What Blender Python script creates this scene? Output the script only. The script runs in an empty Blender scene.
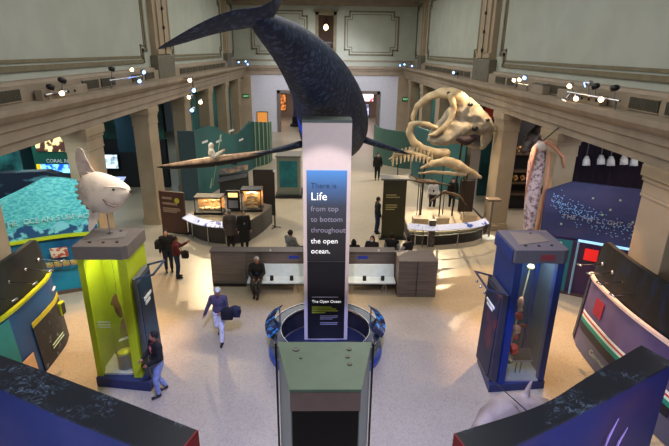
import bpy, bmesh, math, random
from mathutils import Vector as V, Matrix
random.seed(7)
PI = math.pi; R = math.radians
sc = bpy.context.scene; COL = sc.collection

# ------------------------------------------------------------------ camera, world, exposure, main lights
cd = bpy.data.cameras.new('camera'); cam = bpy.data.objects.new('camera', cd); COL.objects.link(cam); sc.camera = cam
cd.sensor_width = 36.0; cd.lens = 488.0/669.0*36.0; cd.clip_start = 0.1; cd.clip_end = 300
yaw, pit, roll = R(1.3), R(19.5), R(0.7)
fw = V((math.sin(yaw)*math.cos(pit), math.cos(yaw)*math.cos(pit), -math.sin(pit)))
rt = V((math.cos(yaw), -math.sin(yaw), 0)); up = rt.cross(fw)
rt, up = rt*math.cos(roll)+up*math.sin(roll), up*math.cos(roll)-rt*math.sin(roll)
m3 = Matrix((rt, up, -fw)).transposed()
cam.matrix_world = Matrix.Translation((0, 0, 7.9)) @ m3.to_4x4()

w = bpy.data.worlds.new('world'); sc.world = w; w.use_nodes = True
w.node_tree.nodes['Background'].inputs[0].default_value = (0.5, 0.6, 0.7, 1); w.node_tree.nodes['Background'].inputs[1].default_value = 0.05
sc.view_settings.view_transform = 'Standard'; sc.view_settings.look = 'None'
sc.view_settings.exposure = 1.0; sc.view_settings.gamma = 1.0; sc.view_settings.use_curve_mapping = False
try:
    sc.cycles.use_denoising = True; sc.cycles.max_bounces = 6; sc.cycles.sample_clamp_indirect = 4.0
except Exception: pass

def area(loc, sx, sy, e, c=(1, 1, 1), tgt=None):
    l = bpy.data.lights.new('area_light', 'AREA'); l.shape = 'RECTANGLE'; l.size = sx; l.size_y = sy; l.energy = e; l.color = c
    o = bpy.data.objects.new('area_light', l); COL.objects.link(o); o.location = loc
    if tgt: o.rotation_euler = (V(tgt)-V(loc)).to_track_quat('-Z', 'Y').to_euler()
    return o
def spot(loc, tgt, e, ang, c=(1, 1, 1), blend=.4, r=.06):
    l = bpy.data.lights.new('spot_light', 'SPOT'); l.energy = e; l.spot_size = R(ang); l.spot_blend = blend; l.color = c; l.shadow_soft_size = r
    o = bpy.data.objects.new('spot_light', l); COL.objects.link(o); o.location = loc
    o.rotation_euler = (V(tgt)-V(loc)).to_track_quat('-Z', 'Y').to_euler()
    return o
WARM = (1, .72, .42); COOL = (.45, .58, 1); NEUT = (1, .95, .84)
area((0, 12, 12.7), 10, 22, 640, (1, .98, .92)); area((0, 33, 12.7), 10, 16, 640, (1, .97, .90))
area((0, 45, 11.6), 6, 4, 150, (1, .95, .86))
ORNG = (1, .56, .22)
# ledge track spots; those hanging clear of the ledges are added, without fixtures
spot((6.9, 14, 7.3), (-3.6, 14.5, 0), 900, 42, WARM)
spot((-6.9, 26.4, 5.9), (-4.6, 14.6, 0), 1050, 36, (1, .76, .46), .25, .04)     # long shadows toward the camera
spot((-2, 21, 7.4), (-3.75, 14.9, 0), 90, 7, (1, .88, .55), .6)
spot((-6.9, 15, 7.3), (5.2, 13.2, 0), 1000, 34, WARM)
spot((-6.6, 21, 7.3), (3.5, 16.2, 0), 600, 40, (1, .8, .55))
spot((6.8, 21, 7.2), (5.2, 22.3, .8), 420, 70, WARM)
spot((6.9, 28.5, 6.9), (4.9, 17.8, 0), 2200, 34, (1, .78, .48), .2, .04)
spot((-6.8, 20, 7.2), (-4.4, 20.6, .8), 420, 70, (1, .82, .6))
spot((-6.8, 28, 7.2), (1.0, 23, 0), 1100, 70, (1, .86, .66))
spot((6.8, 32, 7.2), (0.5, 27, 0), 1200, 80, (1, .88, .72))
spot((-6.2, 40, 7.2), (2, 37, 0), 1100, 80, (1, .92, .8))
spot((0, 40, 9), (0, 50, 2.6), 1500, 85, (.92, .92, 1), .6)
spot((-6.9, 13.8, 6.9), (-6.4, 11.6, 0), 1050, 46, ORNG); spot((6.9, 13.8, 6.9), (6.5, 11.2, 0), 1150, 52, ORNG)
spot((6.0, 17.5, 7), (6.6, 14.6, 0), 800, 48, ORNG); spot((-6.4, 17.5, 7), (-6.8, 14.3, 0), 600, 48, ORNG)
spot((-.9, 4.4, 9.3), (-2.1, 9.9, 0), 2700, 33, (.36, .42, 1), .25)
spot((.9, 4.4, 9.3), (2.3, 9.9, 0), 2700, 33, (.36, .42, 1), .25)
spot((-1.6, 8.2, 10.5), (-5.0, 10.8, 4.8), 330, 22, NEUT)       # sunfish
spot((.8, 17, 10.8), (5.6, 22, 4.7), 620, 34, (1, .92, .80), .6)  # big skull
spot((-6.6, 12, 7.0), (-.3, 14.5, 6.6), 300, 34, (.30, .45, 1))  # whale flank, blue
spot((-6.7, 11.6, 5.0), (-.35, 15.6, 5.5), 7000, 11, (.02, .14, 1), .6)
spot((6, 5, 8.2), (0.3, 14, 6.6), 260, 34, (.75, .78, .95))
spot((0, 6.3, 9.6), (.07, 12, 4.0), 900, 22, (1, .87, .88))      # title pillar
spot((-6.5, 11.9, 5.1), (-9.3, 15.0, 2.5), 300, 80, (.9, 1, 1))
spot((6.5, 11.9, 5.1), (9.2, 15.0, 2.5), 170, 80, (.85, .9, 1))
spot((3, 11, 7.5), (7.4, 10.6, 1.2), 330, 60, (1, .85, .95))
spot((-3, 11, 7.5), (-7.6, 10.8, 1.2), 300, 60, (1, .95, .9))
spot((6.5, 8.2, 7.4), (-5, 10.3, 2), 560, 22, (1, .97, .85)); spot((-6.3, 8.2, 7.4), (4.8, 10.3, 2), 520, 20, (.95, .97, 1))
for sx in (-1, 1): area((sx*5.0, 2.2, 3.4), 2.5, 1.5, 95, (.72, .80, 1), (sx*4.0, 6.3, 1.7))    # cool wash added under the balcony to brighten the near wall faces
for sx in (-1, 1):                                              # unseen fill lights added under the aisle ceilings to brighten the bays
    for y in (13.2, 18.4, 23.2, 33, 40): area((sx*12.2, y, 5.4), 3.5, 2.5, 75 if y < 25 else 45, (.75, .95, 1) if sx < 0 else (1, .86, .8))

# ------------------------------------------------------------------ materials
MATS = {}
def lin(c): return tuple((x/12.92 if x <= .04045 else ((x+.055)/1.055)**2.4) for x in c)
def mat(n, c, rough=.6, metal=0, noise=0, scale=6, c2=None, emis=0, spec=.5, srgb=True, bump=0, detail=4, lo=.4, hi=.6, stretch=None, alpha=1, trans=0):
    if n in MATS: return MATS[n]
    m = bpy.data.materials.new(n); m.use_nodes = True; nt = m.node_tree; b = nt.nodes['Principled BSDF']
    col = lin(c) if srgb else c
    b.inputs['Base Color'].default_value = (*col, 1); b.inputs['Roughness'].default_value = rough; b.inputs['Metallic'].default_value = metal
    b.inputs['Specular IOR Level'].default_value = spec
    tc = nt.nodes.new('ShaderNodeTexCoord'); mp = nt.nodes.new('ShaderNodeMapping'); nt.links.new(tc.outputs['Object'], mp.inputs[0])
    if stretch: mp.inputs['Scale'].default_value = stretch
    nz = nt.nodes.new('ShaderNodeTexNoise'); nz.inputs['Scale'].default_value = scale; nz.inputs['Detail'].default_value = detail
    nt.links.new(mp.outputs[0], nz.inputs['Vector'])
    cr = nt.nodes.new('ShaderNodeValToRGB'); cr.color_ramp.elements[0].position = lo; cr.color_ramp.elements[1].position = hi
    c2 = lin(c2) if c2 else tuple(x*(1-(noise or .08)) for x in col)
    cr.color_ramp.elements[0].color = (*col, 1); cr.color_ramp.elements[1].color = (*c2, 1)
    nt.links.new(nz.outputs['Fac'], cr.inputs[0]); nt.links.new(cr.outputs[0], b.inputs['Base Color'])
    if emis: nt.links.new(cr.outputs[0], b.inputs['Emission Color']); b.inputs['Emission Strength'].default_value = emis
    if bump:
        bp = nt.nodes.new('ShaderNodeBump'); bp.inputs['Strength'].default_value = bump; bp.inputs['Distance'].default_value = .02
        nt.links.new(nz.outputs['Fac'], bp.inputs['Height']); nt.links.new(bp.outputs[0], b.inputs['Normal'])
    if trans: b.inputs['Transmission Weight'].default_value = trans; b.inputs['IOR'].default_value = 1.45
    if alpha < 1: b.inputs['Alpha'].default_value = alpha
    MATS[n] = m; return m
def glassmat():
    m = bpy.data.materials.new('clear_glass'); m.use_nodes = True; nt = m.node_tree; nt.nodes.clear()
    o = nt.nodes.new('ShaderNodeOutputMaterial'); mx = nt.nodes.new('ShaderNodeMixShader'); t = nt.nodes.new('ShaderNodeBsdfTransparent'); g = nt.nodes.new('ShaderNodeBsdfGlossy')
    t.inputs[0].default_value = (.93, .97, .95, 1); g.inputs['Roughness'].default_value = .05; mx.inputs[0].default_value = .08
    nt.links.new(t.outputs[0], mx.inputs[1]); nt.links.new(g.outputs[0], mx.inputs[2]); nt.links.new(mx.outputs[0], o.inputs[0]); return m
GLASS = glassmat()
def floormat():
    m = bpy.data.materials.new('terrazzo'); m.use_nodes = True; nt = m.node_tree; b = nt.nodes['Principled BSDF']
    tc = nt.nodes.new('ShaderNodeTexCoord'); v = nt.nodes.new('ShaderNodeTexVoronoi'); v.inputs['Scale'].default_value = 38
    nt.links.new(tc.outputs['Object'], v.inputs['Vector'])
    cr = nt.nodes.new('ShaderNodeValToRGB'); e = cr.color_ramp.elements
    e[0].position = 0; e[0].color = (*lin((.63, .585, .51)), 1); e[1].position = 1; e[1].color = (*lin((.68, .63, .55)), 1)
    x = cr.color_ramp.elements.new(.42); x.color = (*lin((.66, .61, .53)), 1)
    y = cr.color_ramp.elements.new(.20); y.color = (*lin((.59, .55, .49)), 1)
    nt.links.new(v.outputs['Color'], cr.inputs[0])
    n = nt.nodes.new('ShaderNodeTexNoise'); n.inputs['Scale'].default_value = .5; n.inputs['Detail'].default_value = 5
    nt.links.new(tc.outputs['Object'], n.inputs['Vector'])
    mr = nt.nodes.new('ShaderNodeMapRange'); mr.inputs[3].default_value = .8; mr.inputs[4].default_value = 1.12; nt.links.new(n.outputs['Fac'], mr.inputs[0])
    mx = nt.nodes.new('ShaderNodeMix'); mx.data_type = 'RGBA'; mx.blend_type = 'MULTIPLY'; mx.inputs[0].default_value = 1
    nt.links.new(cr.outputs[0], mx.inputs[6]); nt.links.new(mr.outputs[0], mx.inputs[7]); nt.links.new(mx.outputs[2], b.inputs['Base Color'])
    b.inputs['Roughness'].default_value = .33; return m
TERR = floormat()
plaster = mat('plaster', (.68, .70, .66), .8, noise=.08, scale=.8)
stone = mat('cornice_stone', (.60, .54, .47), .65, noise=.15, scale=1.5)
colstone = mat('column_stone', (.62, .55, .45), .6, noise=.12, scale=1.2)
mould = mat('moulding', (.47, .43, .33), .6, noise=.2, scale=3)
plinthm = mat('pilaster_plinth', (.42, .40, .34), .6, noise=.2, scale=3)
grille = mat('grille', (.16, .15, .13), .6)
farw = mat('far_wall_paint', (.76, .76, .80), .8)
black = mat('black_metal', (.06, .06, .07), .4)
dark = mat('dark_paint', (.10, .10, .12), .6)
chrome = mat('chrome', (.75, .75, .78), .25, 1)
grey = mat('grey_metal', (.42, .41, .40), .45, .3)
white = mat('white_paint', (.88, .88, .88), .5)
lime = mat('lime_paint', (.70, .75, .09), .45, noise=.06)
blue = mat('royal_blue', (.05, .17, .44), .4, noise=.15, scale=2)
navy = mat('navy_base', (.13, .17, .33), .5, noise=.15, scale=3)
bulb_w = mat('bulb_warm', (1, .82, .58), .5, emis=5); bulb_b = mat('bulb_cool', (.42, .62, 1), .5, emis=5)
bone = mat('bone', (.78, .70, .56), .75, c2=(.58, .50, .38), scale=2.5, bump=.4, lo=.35, hi=.75)
greybone = mat('grey_bone', (.64, .60, .53), .8, c2=(.44, .41, .36), scale=3, bump=.5, lo=.35, hi=.75)

# ------------------------------------------------------------------ mesh helpers
class MB:
    def __init__(s): s.bm = bmesh.new(); s.slot = 0
    def face(s, vs):
        try: f = s.bm.faces.new(vs); f.material_index = s.slot; return f
        except ValueError: pass
    def quad(s, *ps): return s.face([s.bm.verts.new(p) for p in ps])
    def box(s, a, b, rz=0, piv=None):
        (x0, y0, z0), (x1, y1, z1) = a, b
        ps = [(x0, y0, z0), (x1, y0, z0), (x1, y1, z0), (x0, y1, z0), (x0, y0, z1), (x1, y0, z1), (x1, y1, z1), (x0, y1, z1)]
        if rz:
            c = V(piv) if piv else V(((x0+x1)/2, (y0+y1)/2, 0)); M = Matrix.Rotation(rz, 3, 'Z'); ps = [M @ (V(p)-c)+c for p in ps]
        s.hexa(ps); return s
    def hexa(s, ps):
        v = [s.bm.verts.new(p) for p in ps]
        for f in ((3, 2, 1, 0), (4, 5, 6, 7), (0, 1, 5, 4), (1, 2, 6, 5), (2, 3, 7, 6), (3, 0, 4, 7)): s.face([v[i] for i in f])
        return s
    def slab(s, o, u, w, n):   # box from corner o with edge vectors u, w, n
        o, u, w, n = V(o), V(u), V(w), V(n)
        return s.hexa([o, o+u, o+u+w, o+w, o+n, o+u+n, o+u+w+n, o+w+n])
    def prism(s, pts, z0, z1):
        a = [s.bm.verts.new((x, y, z0)) for x, y in pts]; b = [s.bm.verts.new((x, y, z1)) for x, y in pts]; n = len(pts)
        s.face(a[::-1]); s.face(b)
        for i in range(n): s.face([a[i], a[(i+1) % n], b[(i+1) % n], b[i]])
        return s
    def ext(s, pts, d):        # extrude closed 3-D outline by vector d
        a = [s.bm.verts.new(p) for p in pts]; b = [s.bm.verts.new(V(p)+V(d)) for p in pts]; n = len(pts)
        s.face(a[::-1]); s.face(b)
        for i in range(n): s.face([a[i], a[(i+1) % n], b[(i+1) % n], b[i]])
        return s
    def tube(s, pts, rs, n=8, sq=(1, 1), upv=None):
        pts = [V(p) for p in pts]
        if not hasattr(rs, '__len__'): rs = [rs]*len(pts)
        rings = []; prev = None
        for i, p in enumerate(pts):
            d = (pts[min(i+1, len(pts)-1)]-pts[max(i-1, 0)]).normalized()
            ref = V(upv) if upv else (V((0, 0, 1)) if abs(d.z) < .95 else V((0, 1, 0)))
            if prev is not None and not upv: ref = prev
            a = d.cross(ref).normalized(); b = a.cross(d).normalized(); prev = b
            rings.append([s.bm.verts.new(p+(a*math.cos(2*PI*k/n)*sq[0]+b*math.sin(2*PI*k/n)*sq[1])*rs[i]) for k in range(n)])
        for i in range(len(rings)-1):
            for k in range(n): s.face([rings[i][k], rings[i][(k+1) % n], rings[i+1][(k+1) % n], rings[i+1][k]])
        s.face(rings[0][::-1]); s.face(rings[-1]); return s
    def cyl(s, a, b, r, r2=None, n=16): return s.tube([a, b], [r, r if r2 is None else r2], n)
    def ell(s, c, r, rot=None, n=12, m=8):
        c = V(c); rings = []
        M = rot.to_3x3() if rot else Matrix.Identity(3)
        for i in range(1, m):
            t = PI*i/m; rings.append([s.bm.verts.new(c+M @ V((r[0]*math.sin(t)*math.cos(2*PI*k/n), r[1]*math.sin(t)*math.sin(2*PI*k/n), r[2]*math.cos(t)))) for k in range(n)])
        tp = s.bm.verts.new(c+M @ V((0, 0, r[2]))); bt = s.bm.verts.new(c-M @ V((0, 0, r[2])))
        for k in range(n):
            s.face([tp, rings[0][k], rings[0][(k+1) % n]]); s.face([bt, rings[-1][(k+1) % n], rings[-1][k]])
            for i in range(m-2): s.face([rings[i][k], rings[i+1][k], rings[i+1][(k+1) % n], rings[i][(k+1) % n]])
        return s
    def cap(s, a, b, ra, rb=None, n=10):   # capsule
        a, b = V(a), V(b); rb = ra if rb is None else rb; d = (b-a)
        if d.length < 1e-5: return s.ell(a, (ra, ra, ra), n=n)
        d.normalize(); P = []; Q = []
        for t in (.95, .7, .35): P.append(a-d*ra*t); Q.append(ra*math.sqrt(1-t*t))
        P.append(a); Q.append(ra); P.append(b); Q.append(rb)
        for t in (.35, .7, .95): P.append(b+d*rb*t); Q.append(rb*math.sqrt(1-t*t))
        return s.tube(P, Q, n)
    def chain(s, pts, rs, n=10):
        for i in range(len(pts)-1): s.cap(pts[i], pts[i+1], rs[i], rs[i+1], n)
        return s
    def ribbon(s, pts, z0, z1, t, side=1):   # curved upright wall, plan polyline, thickness t; z may be lists
        n = len(pts); Z0 = z0 if hasattr(z0, '__len__') else [z0]*n; Z1 = z1 if hasattr(z1, '__len__') else [z1]*n
        P = [V((p[0], p[1], 0)) for p in pts]; O = []
        for i in range(n):
            d = (P[min(i+1, n-1)]-P[max(i-1, 0)]).normalized(); O.append(P[i]+V((-d.y, d.x, 0))*t*side)
        A = [s.bm.verts.new((P[i].x, P[i].y, Z0[i])) for i in range(n)]; B = [s.bm.verts.new((P[i].x, P[i].y, Z1[i])) for i in range(n)]
        Cc = [s.bm.verts.new((O[i].x, O[i].y, Z0[i])) for i in range(n)]; D = [s.bm.verts.new((O[i].x, O[i].y, Z1[i])) for i in range(n)]
        for i in range(n-1):
            s.face([A[i], A[i+1], B[i+1], B[i]]); s.face([Cc[i+1], Cc[i], D[i], D[i+1]]); s.face([B[i], B[i+1], D[i+1], D[i]]); s.face([A[i+1], A[i], Cc[i], Cc[i+1]])
        s.face([A[0], B[0], D[0], Cc[0]]); s.face([A[-1], Cc[-1], D[-1], B[-1]]); return s
XF = {}
def link(name, bm, m, parent=None, smooth=False, world=True, bevel=0):
    if isinstance(bm, MB): bm = bm.bm
    bmesh.ops.recalc_face_normals(bm, faces=bm.faces)
    if parent is not None and world: bm.transform(XF[parent.name].inverted())
    me = bpy.data.meshes.new(name); bm.to_mesh(me); bm.free()
    for x in (m if isinstance(m, (list, tuple)) else [m]): me.materials.append(x)
    if smooth: me.polygons.foreach_set('use_smooth', [True]*len(me.polygons))
    o = bpy.data.objects.new(name, me); COL.objects.link(o)
    if parent is not None:
        o.parent = parent; XF[o.name] = XF[parent.name].copy()
    else: XF[o.name] = Matrix.Identity(4)
    if bevel:
        b = o.modifiers.new('b', 'BEVEL'); b.width = bevel; b.segments = 2; b.limit_method = 'ANGLE'
    return o
def remesh(o, v, sm=4):
    r = o.modifiers.new('r', 'REMESH'); r.mode = 'VOXEL'; r.voxel_size = v; r.use_smooth_shade = True
    if sm:
        s = o.modifiers.new('s', 'SMOOTH'); s.factor = .5; s.iterations = sm
    return o
def setp(o, label=None, cat=None, group=None, kind=None):
    if label: o['label'] = label
    if cat: o['category'] = cat
    if group: o['group'] = group
    if kind: o['kind'] = kind
    return o
def thing(name, label, cat, loc=(0, 0, 0), rz=0, group=None, kind=None):
    o = bpy.data.objects.new(name, None); COL.objects.link(o); o.location = loc; o.rotation_euler = (0, 0, rz); o.empty_display_size = .2
    XF[o.name] = Matrix.Translation(loc) @ Matrix.Rotation(rz, 4, 'Z'); return setp(o, label, cat, group, kind)
def dup(o, loc=None, rz=None, label=None, parent=None):
    c = o.copy(); COL.objects.link(c)
    if parent is not None: c.parent = parent
    if loc is not None: c.location = loc
    if rz is not None: c.rotation_euler = (0, 0, rz)
    if label: c['label'] = label
    for ch in list(o.children): dup(ch, parent=c)
    return c
def struct(name, bm, m, smooth=False, bevel=0): o = link(name, bm, m, None, smooth, bevel=bevel); o['kind'] = 'structure'; return o
def text(s, loc, size, right, upv, m, parent=None, ext=.004, align='LEFT', name='lettering', spacing=1, into=None):
    c = bpy.data.curves.new(name, 'FONT'); c.body = s; c.size = size; c.extrude = ext; c.align_x = align; c.space_character = spacing; c.materials.append(m); c.resolution_u = 3
    o = bpy.data.objects.new(name, c); COL.objects.link(o)
    bpy.context.view_layer.update(); me = bpy.data.meshes.new_from_object(o.evaluated_get(bpy.context.evaluated_depsgraph_get())); bpy.data.objects.remove(o); bpy.data.curves.remove(c)
    r = V(right).normalized(); u = V(upv).normalized(); n = r.cross(u)
    M = Matrix.Translation(loc) @ Matrix((r, u, n)).transposed().to_4x4()
    if parent is not None: M = XF[parent.name].inverted() @ M
    me.transform(M)
    if into is not None: into.from_mesh(me); return None
    o = bpy.data.objects.new(name, me); COL.objects.link(o); o.parent = parent; return o
def box(a, b, rz=0, piv=None): return MB().box(a, b, rz, piv)

# ------------------------------------------------------------------ room shell
ORD = 'first second third fourth fifth sixth seventh eighth ninth tenth eleventh twelfth thirteenth fourteenth fifteenth sixteenth seventeenth eighteenth nineteenth'.split()
struct('floor', box((-18, -4, -.3), (18, 66, 0)), TERR)
struct('ceiling', box((-9.2, -4, 13), (9.2, 50.3, 13.3)), plaster)
ACEIL = mat('aisle_ceiling_paint', (.12, .12, .13), .9)
prof = [(7.8, 5.4), (7.8, 5.62), (7.74, 5.64), (7.74, 5.9), (7.68, 5.94), (7.68, 6.12), (7.55, 6.2), (7.45, 6.33), (7.45, 6.47), (7.62, 6.47), (7.66, 6.44), (8.35, 6.44), (8.35, 6.86), (8.5, 6.88), (8.55, 6.97), (8.7, 7.0), (8.7, 5.9), (8.75, 5.9), (8.75, 5.4)]
for sx, side in ((-1, 'left'), (1, 'right')):
    mb = MB(); mb.ext([(sx*x, -4, z) for x, z in prof], (0, 54.2, 0)); struct('trim_1' if sx < 0 else 'trim_2', mb, stone)
    struct('wall_'+side, box((sx*8.7, -4, 7.0) if sx > 0 else (-9.2, -4, 7.0), (9.2, 50.3, 13) if sx > 0 else (-8.7, 50.3, 13)), plaster)
    a, b = sorted((sx*8.75, sx*18)); struct('ceiling_aisle_'+side, box((a, -4, 5.5), (b, 50, 5.8)), ACEIL)
    a, b = sorted((sx*16, sx*16.4))
    struct('wall_aisle_'+side, box((a, -4, 0), (b, 50, 5.5)), mat('aisle_wall_'+side, (.05, .22, .25) if sx < 0 else (.09, .09, .17), .8, c2=(.02, .10, .13) if sx < 0 else (.04, .05, .09), scale=.6))
    # wall panel mouldings with notched corners
    def frame_pts(y0, y1, z0, z1, n=.55): return [(y0+n, z0), (y1-n, z0), (y1-n, z0+n), (y1, z0+n), (y1, z1-n), (y1-n, z1-n), (y1-n, z1), (y0+n, z1), (y0+n, z1-n), (y0, z1-n), (y0, z0+n), (y0+n, z0+n)]
    for (y0, y1) in ((-3, 25.3), (29.2, 43.7), (46.5, 49.3)):
        mb = MB(); n = .5 if y1 < 46 else .25
        for off, wd, dp in ((0, .16, .07), (.2, .1, .04)):
            P = frame_pts(y0+off, y1-off, 7.3+off, 11.9-off, n)
            for i in range(len(P)):
                (ya, za), (yb, zb) = P[i], P[(i+1) % len(P)]
                xa, xb = sorted((sx*8.7, sx*(8.7-dp))); mb.box((xa, min(ya, yb)-wd/2, min(za, zb)-wd/2), (xb, max(ya, yb)+wd/2, max(za, zb)+wd/2))
        struct('trim_panel_'+side, mb, mould)
    for (y0, y1) in ((25.8, 28.6), (44.3, 45.9)):
        xa, xb = sorted((sx*8.7, sx*8.3)); mb = box((xa, y0, 6.44), (xb, y1, 7.55)); struct('trim_plinth_'+side, mb, plinthm, bevel=.03)
        xa, xb = sorted((sx*8.7, sx*8.42)); mb = box((xa, y0+.25, 7.55), (xb, y1-.25, 12.2))
        xa, xb = sorted((sx*8.42, sx*8.34)); mb.box((xa, y0+.7, 7.9), (xb, y1-.7, 12.2)); mb.box((xa, y0+.3, 7.6), (xb, y1-.3, 7.85))
        struct('trim_pilaster_'+side, mb, colstone)
    xa, xb = sorted((sx*8.7, sx*8.2)); struct('trim_crown_'+side, box((xa, -4, 12.2), (xb, 50, 12.6)), stone)

for sx, lb in ((-1, 'thin cable with dark studs running down the left stone pilaster'), (1, 'thin cable with dark studs running down the right stone pilaster')):
    t = thing('wall_cable', lb, 'cable', (sx*8.3, 27.2, 7.6)); link('cable', MB().cyl((sx*8.31, 27.2, 7.6), (sx*8.31, 27.2, 12.1), .02, n=6), black, t)
    for z in (8.0, 8.9, 9.8, 10.9): link('stud', MB().ell((sx*8.29, 27.2, z), (.06, .1, .1)), black, t)
# air vents along the ledge band
vent0 = None
def vent_mesh():
    mb = MB(); mb.box((-.02, -.62, 0), (.02, .62, .30)); return mb
ys = [6.0, 7.45, 8.9, 10.35, 11.8, 13.3, 18.2, 19.7, 22.8, 24.4, 30.2, 31.7, 33.2, 34.7, 36.2, 37.7, 39.2, 40.7, 42.2]
for sx, side in ((-1, 'left'), (1, 'right')):
    for vi, y in enumerate(ys if sx < 0 else [v-.4 for v in ys]):
        if vent0 is None:
            vent0 = thing('air_vent', 'dark louvred air vent set in the stone ledge of the left wall', 'vent', (sx*8.34, y, 6.5), 0, 'air vents in the left ledge')
            link('grille', vent_mesh(), grille, vent0, world=False)
            mb = MB()
            for k in range(20): mb.box((.02, -.6+k*.0625, .01), (.035, -.58+k*.0625, .29))
            link('louvres', mb, plinthm, vent0, world=False); v = vent0
            mb = MB(); mb.box((.0, -.66, -.03), (.03, .66, 0)); mb.box((0, -.66, .3), (.03, .66, .33)); link('rim', mb, stone, vent0, world=False)
        else: v = dup(vent0, (sx*8.34, y, 6.5), 0 if sx < 0 else PI)
        v['label'] = '%s dark louvred air vent from the far wall along the %s ledge' % (ORD[len(ys)-1-vi], side); v['group'] = 'air vents in the %s ledge' % side

# columns
def column(x, y):
    mb = MB(); h = .35; d = .6
    mb.box((x-h, y-d, 0), (x+h, y+d, 4.75))
    mb.box((x-h-.06, y-d-.06, 0), (x+h+.06, y+d+.06, .28)); mb.box((x-h-.03, y-d-.03, .28), (x+h+.03, y+d+.03, .36))
    mb.box((x-h-.03, y-d-.03, 4.62), (x+h+.03, y+d+.03, 4.70)); mb.box((x-h-.05, y-d-.05, 5.0), (x+h+.05, y+d+.05, 5.12))
    mb.box((x-h-.02, y-d-.02, 4.7), (x+h+.02, y+d+.02, 5.0)); mb.box((x-h-.09, y-d-.09, 5.12), (x+h+.09, y+d+.09, 5.4)); return mb
for sx in (-1, 1):
    for ci, y in enumerate((4.3, 10.2, 16.1, 22.0, 27.9, 33.8, 39.7, 45.6)):
        if sx > 0 and y == 22.0: y = 21.3
        o = struct('column', column(sx*8.15, y+.6), colstone, bevel=.015); o['category'] = 'column'
        o['label'] = '%s square stone column from the far wall along the %s side' % (ORD[7-ci], 'left' if sx < 0 else 'right'); o['group'] = 'columns on the %s side' % ('left' if sx < 0 else 'right')

# far wall with two openings and a high window
mb = MB(); Y = 50
xs = [-18, -4.6, -2.35, 3.05, 5.4, 18]
mb.box((-18, Y, 0), (-4.6, Y+.5, 6.4)); mb.box((-2.35, Y, 0), (3.05, Y+.5, 6.4)); mb.box((5.4, Y, 0), (18, Y+.5, 6.4))
mb.box((-4.6, Y, 4.0), (-2.35, Y+.5, 6.4)); mb.box((3.05, Y, 4.0), (5.4, Y+.5, 6.4)); struct('wall_back', mb, farw)
mb = MB(); mb.box((-9.2, Y, 6.4), (-.8, Y+.5, 13)); mb.box((1, Y, 6.4), (9.2, Y+.5, 13)); mb.box((-.8, Y, 6.4), (1, Y+.5, 7.9)); mb.box((-.8, Y, 11.2), (1, Y+.5, 13)); struct('wall_back_upper', mb, plaster)
mb = MB()
for a, b in ((( -8, 49.75, 6.0), (8, 50, 6.2)), ((-8, 49.6, 6.2), (8, 50, 6.45)), ((-8, 49.85, 5.6), (8, 50, 6.0)), ((-8.6, 49.9, 6.9), (8.6, 50, 7.0)), ((-8.7, 49.6, 12.0), (8.7, 50, 12.5)), ((-8.7, 49.8, 11.8), (8.7, 50, 12.0))): mb.box(a, b)
struct('trim_back_ledge', mb, stone)
for x0_, x1_ in ((-8.6, -7.25), (7.25, 8.6)): struct('trim_back_pier', box((x0_, 49.68, 0), (x1_, 50, 5.6)), colstone)
for (x0, x1) in ((1.9, 7.0), (-7.0, -1.7)):
    mb = MB()
    for off, wd, dp in ((0, .13, .07), (.25, .06, .04)):
        P = frame_pts(x0+off, x1-off, 7.5+off, 11.35-off, .45)
        for i in range(len(P)):
            (ya, za), (yb, zb) = P[i], P[(i+1) % len(P)]; mb.box((min(ya, yb)-wd/2, 50-dp, min(za, zb)-wd/2), (max(ya, yb)+wd/2, 50, max(za, zb)+wd/2))
    struct('trim_panel_back', mb, mould)
for (x0, x1, z0, z1, nm) in ((-4.6, -2.35, 0, 4.0, 'door_1'), (3.05, 5.4, 0, 4.0, 'door_2'), (-.8, 1, 7.9, 11.2, 'window_1')):
    mb = MB(); t = .28
    mb.box((x0-.1, 49.85, z0), (x0+t-.1, 50.5, z1+.1)); mb.box((x1-t+.1, 49.85, z0), (x1+.1, 50.5, z1+.1)); mb.box((x0-.1, 49.85, z1-t+.1), (x1+.1, 50.5, z1+.12))
    if z0 > 1: mb.box((x0-.1, 49.8, z0-.12), (x1+.1, 50.5, z0+.1)); mb.box((x0-.25, 49.7, z1+.1), (x1+.25, 50, z1+.3))
    struct(nm, mb, mould if z0 > 1 else mat('door_frame_paint', (.42, .38, .36), .6))
struct('wall_corridor', box((-18, 62, 0), (18, 62.3, 13)), mat('corridor_wall', (.62, .52, .46), .8))
struct('ceiling_corridor', box((-18, 50.5, 5.0), (18, 62, 5.2)), plaster)
struct('floor_gallery', box((-9.2, 50.5, 6.9), (9.2, 62, 7.2)), plaster)
struct('ceiling_gallery', box((-9.2, 50.5, 12.6), (9.2, 62, 12.8)), plaster)
area((0, 56, 4.7), 12, 5, 170, (1, .92, .88)); area((0, 54.5, 12.2), 3, 2, 22, (1, .6, .3))
t = thing('pendant_lamp', 'small glowing pendant lamp hanging behind the high back window', 'lamp', (.1, 53, 9.9))
link('shade', MB().tube([(.1, 53, 9.8), (.1, 53, 9.95), (.1, 53, 10.2), (.1, 53, 10.35)], [.1, .24, .2, .06], 12), bulb_w, t, True)
link('cord', MB().cyl((.1, 53, 10.35), (.1, 53, 12.6), .02, n=6), black, t)
t = thing('gallery_railing', 'dark railing with shelf of small objects behind the high window', 'railing', (.1, 52, 8))
link('rail', box((-2, 52, 8.55), (2.2, 52.1, 8.65)), black, t)
for k in range(14): link('baluster', box((-1.9+k*.3, 52.03, 7.2), (-1.86+k*.3, 52.07, 8.6)), black, t)
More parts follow.
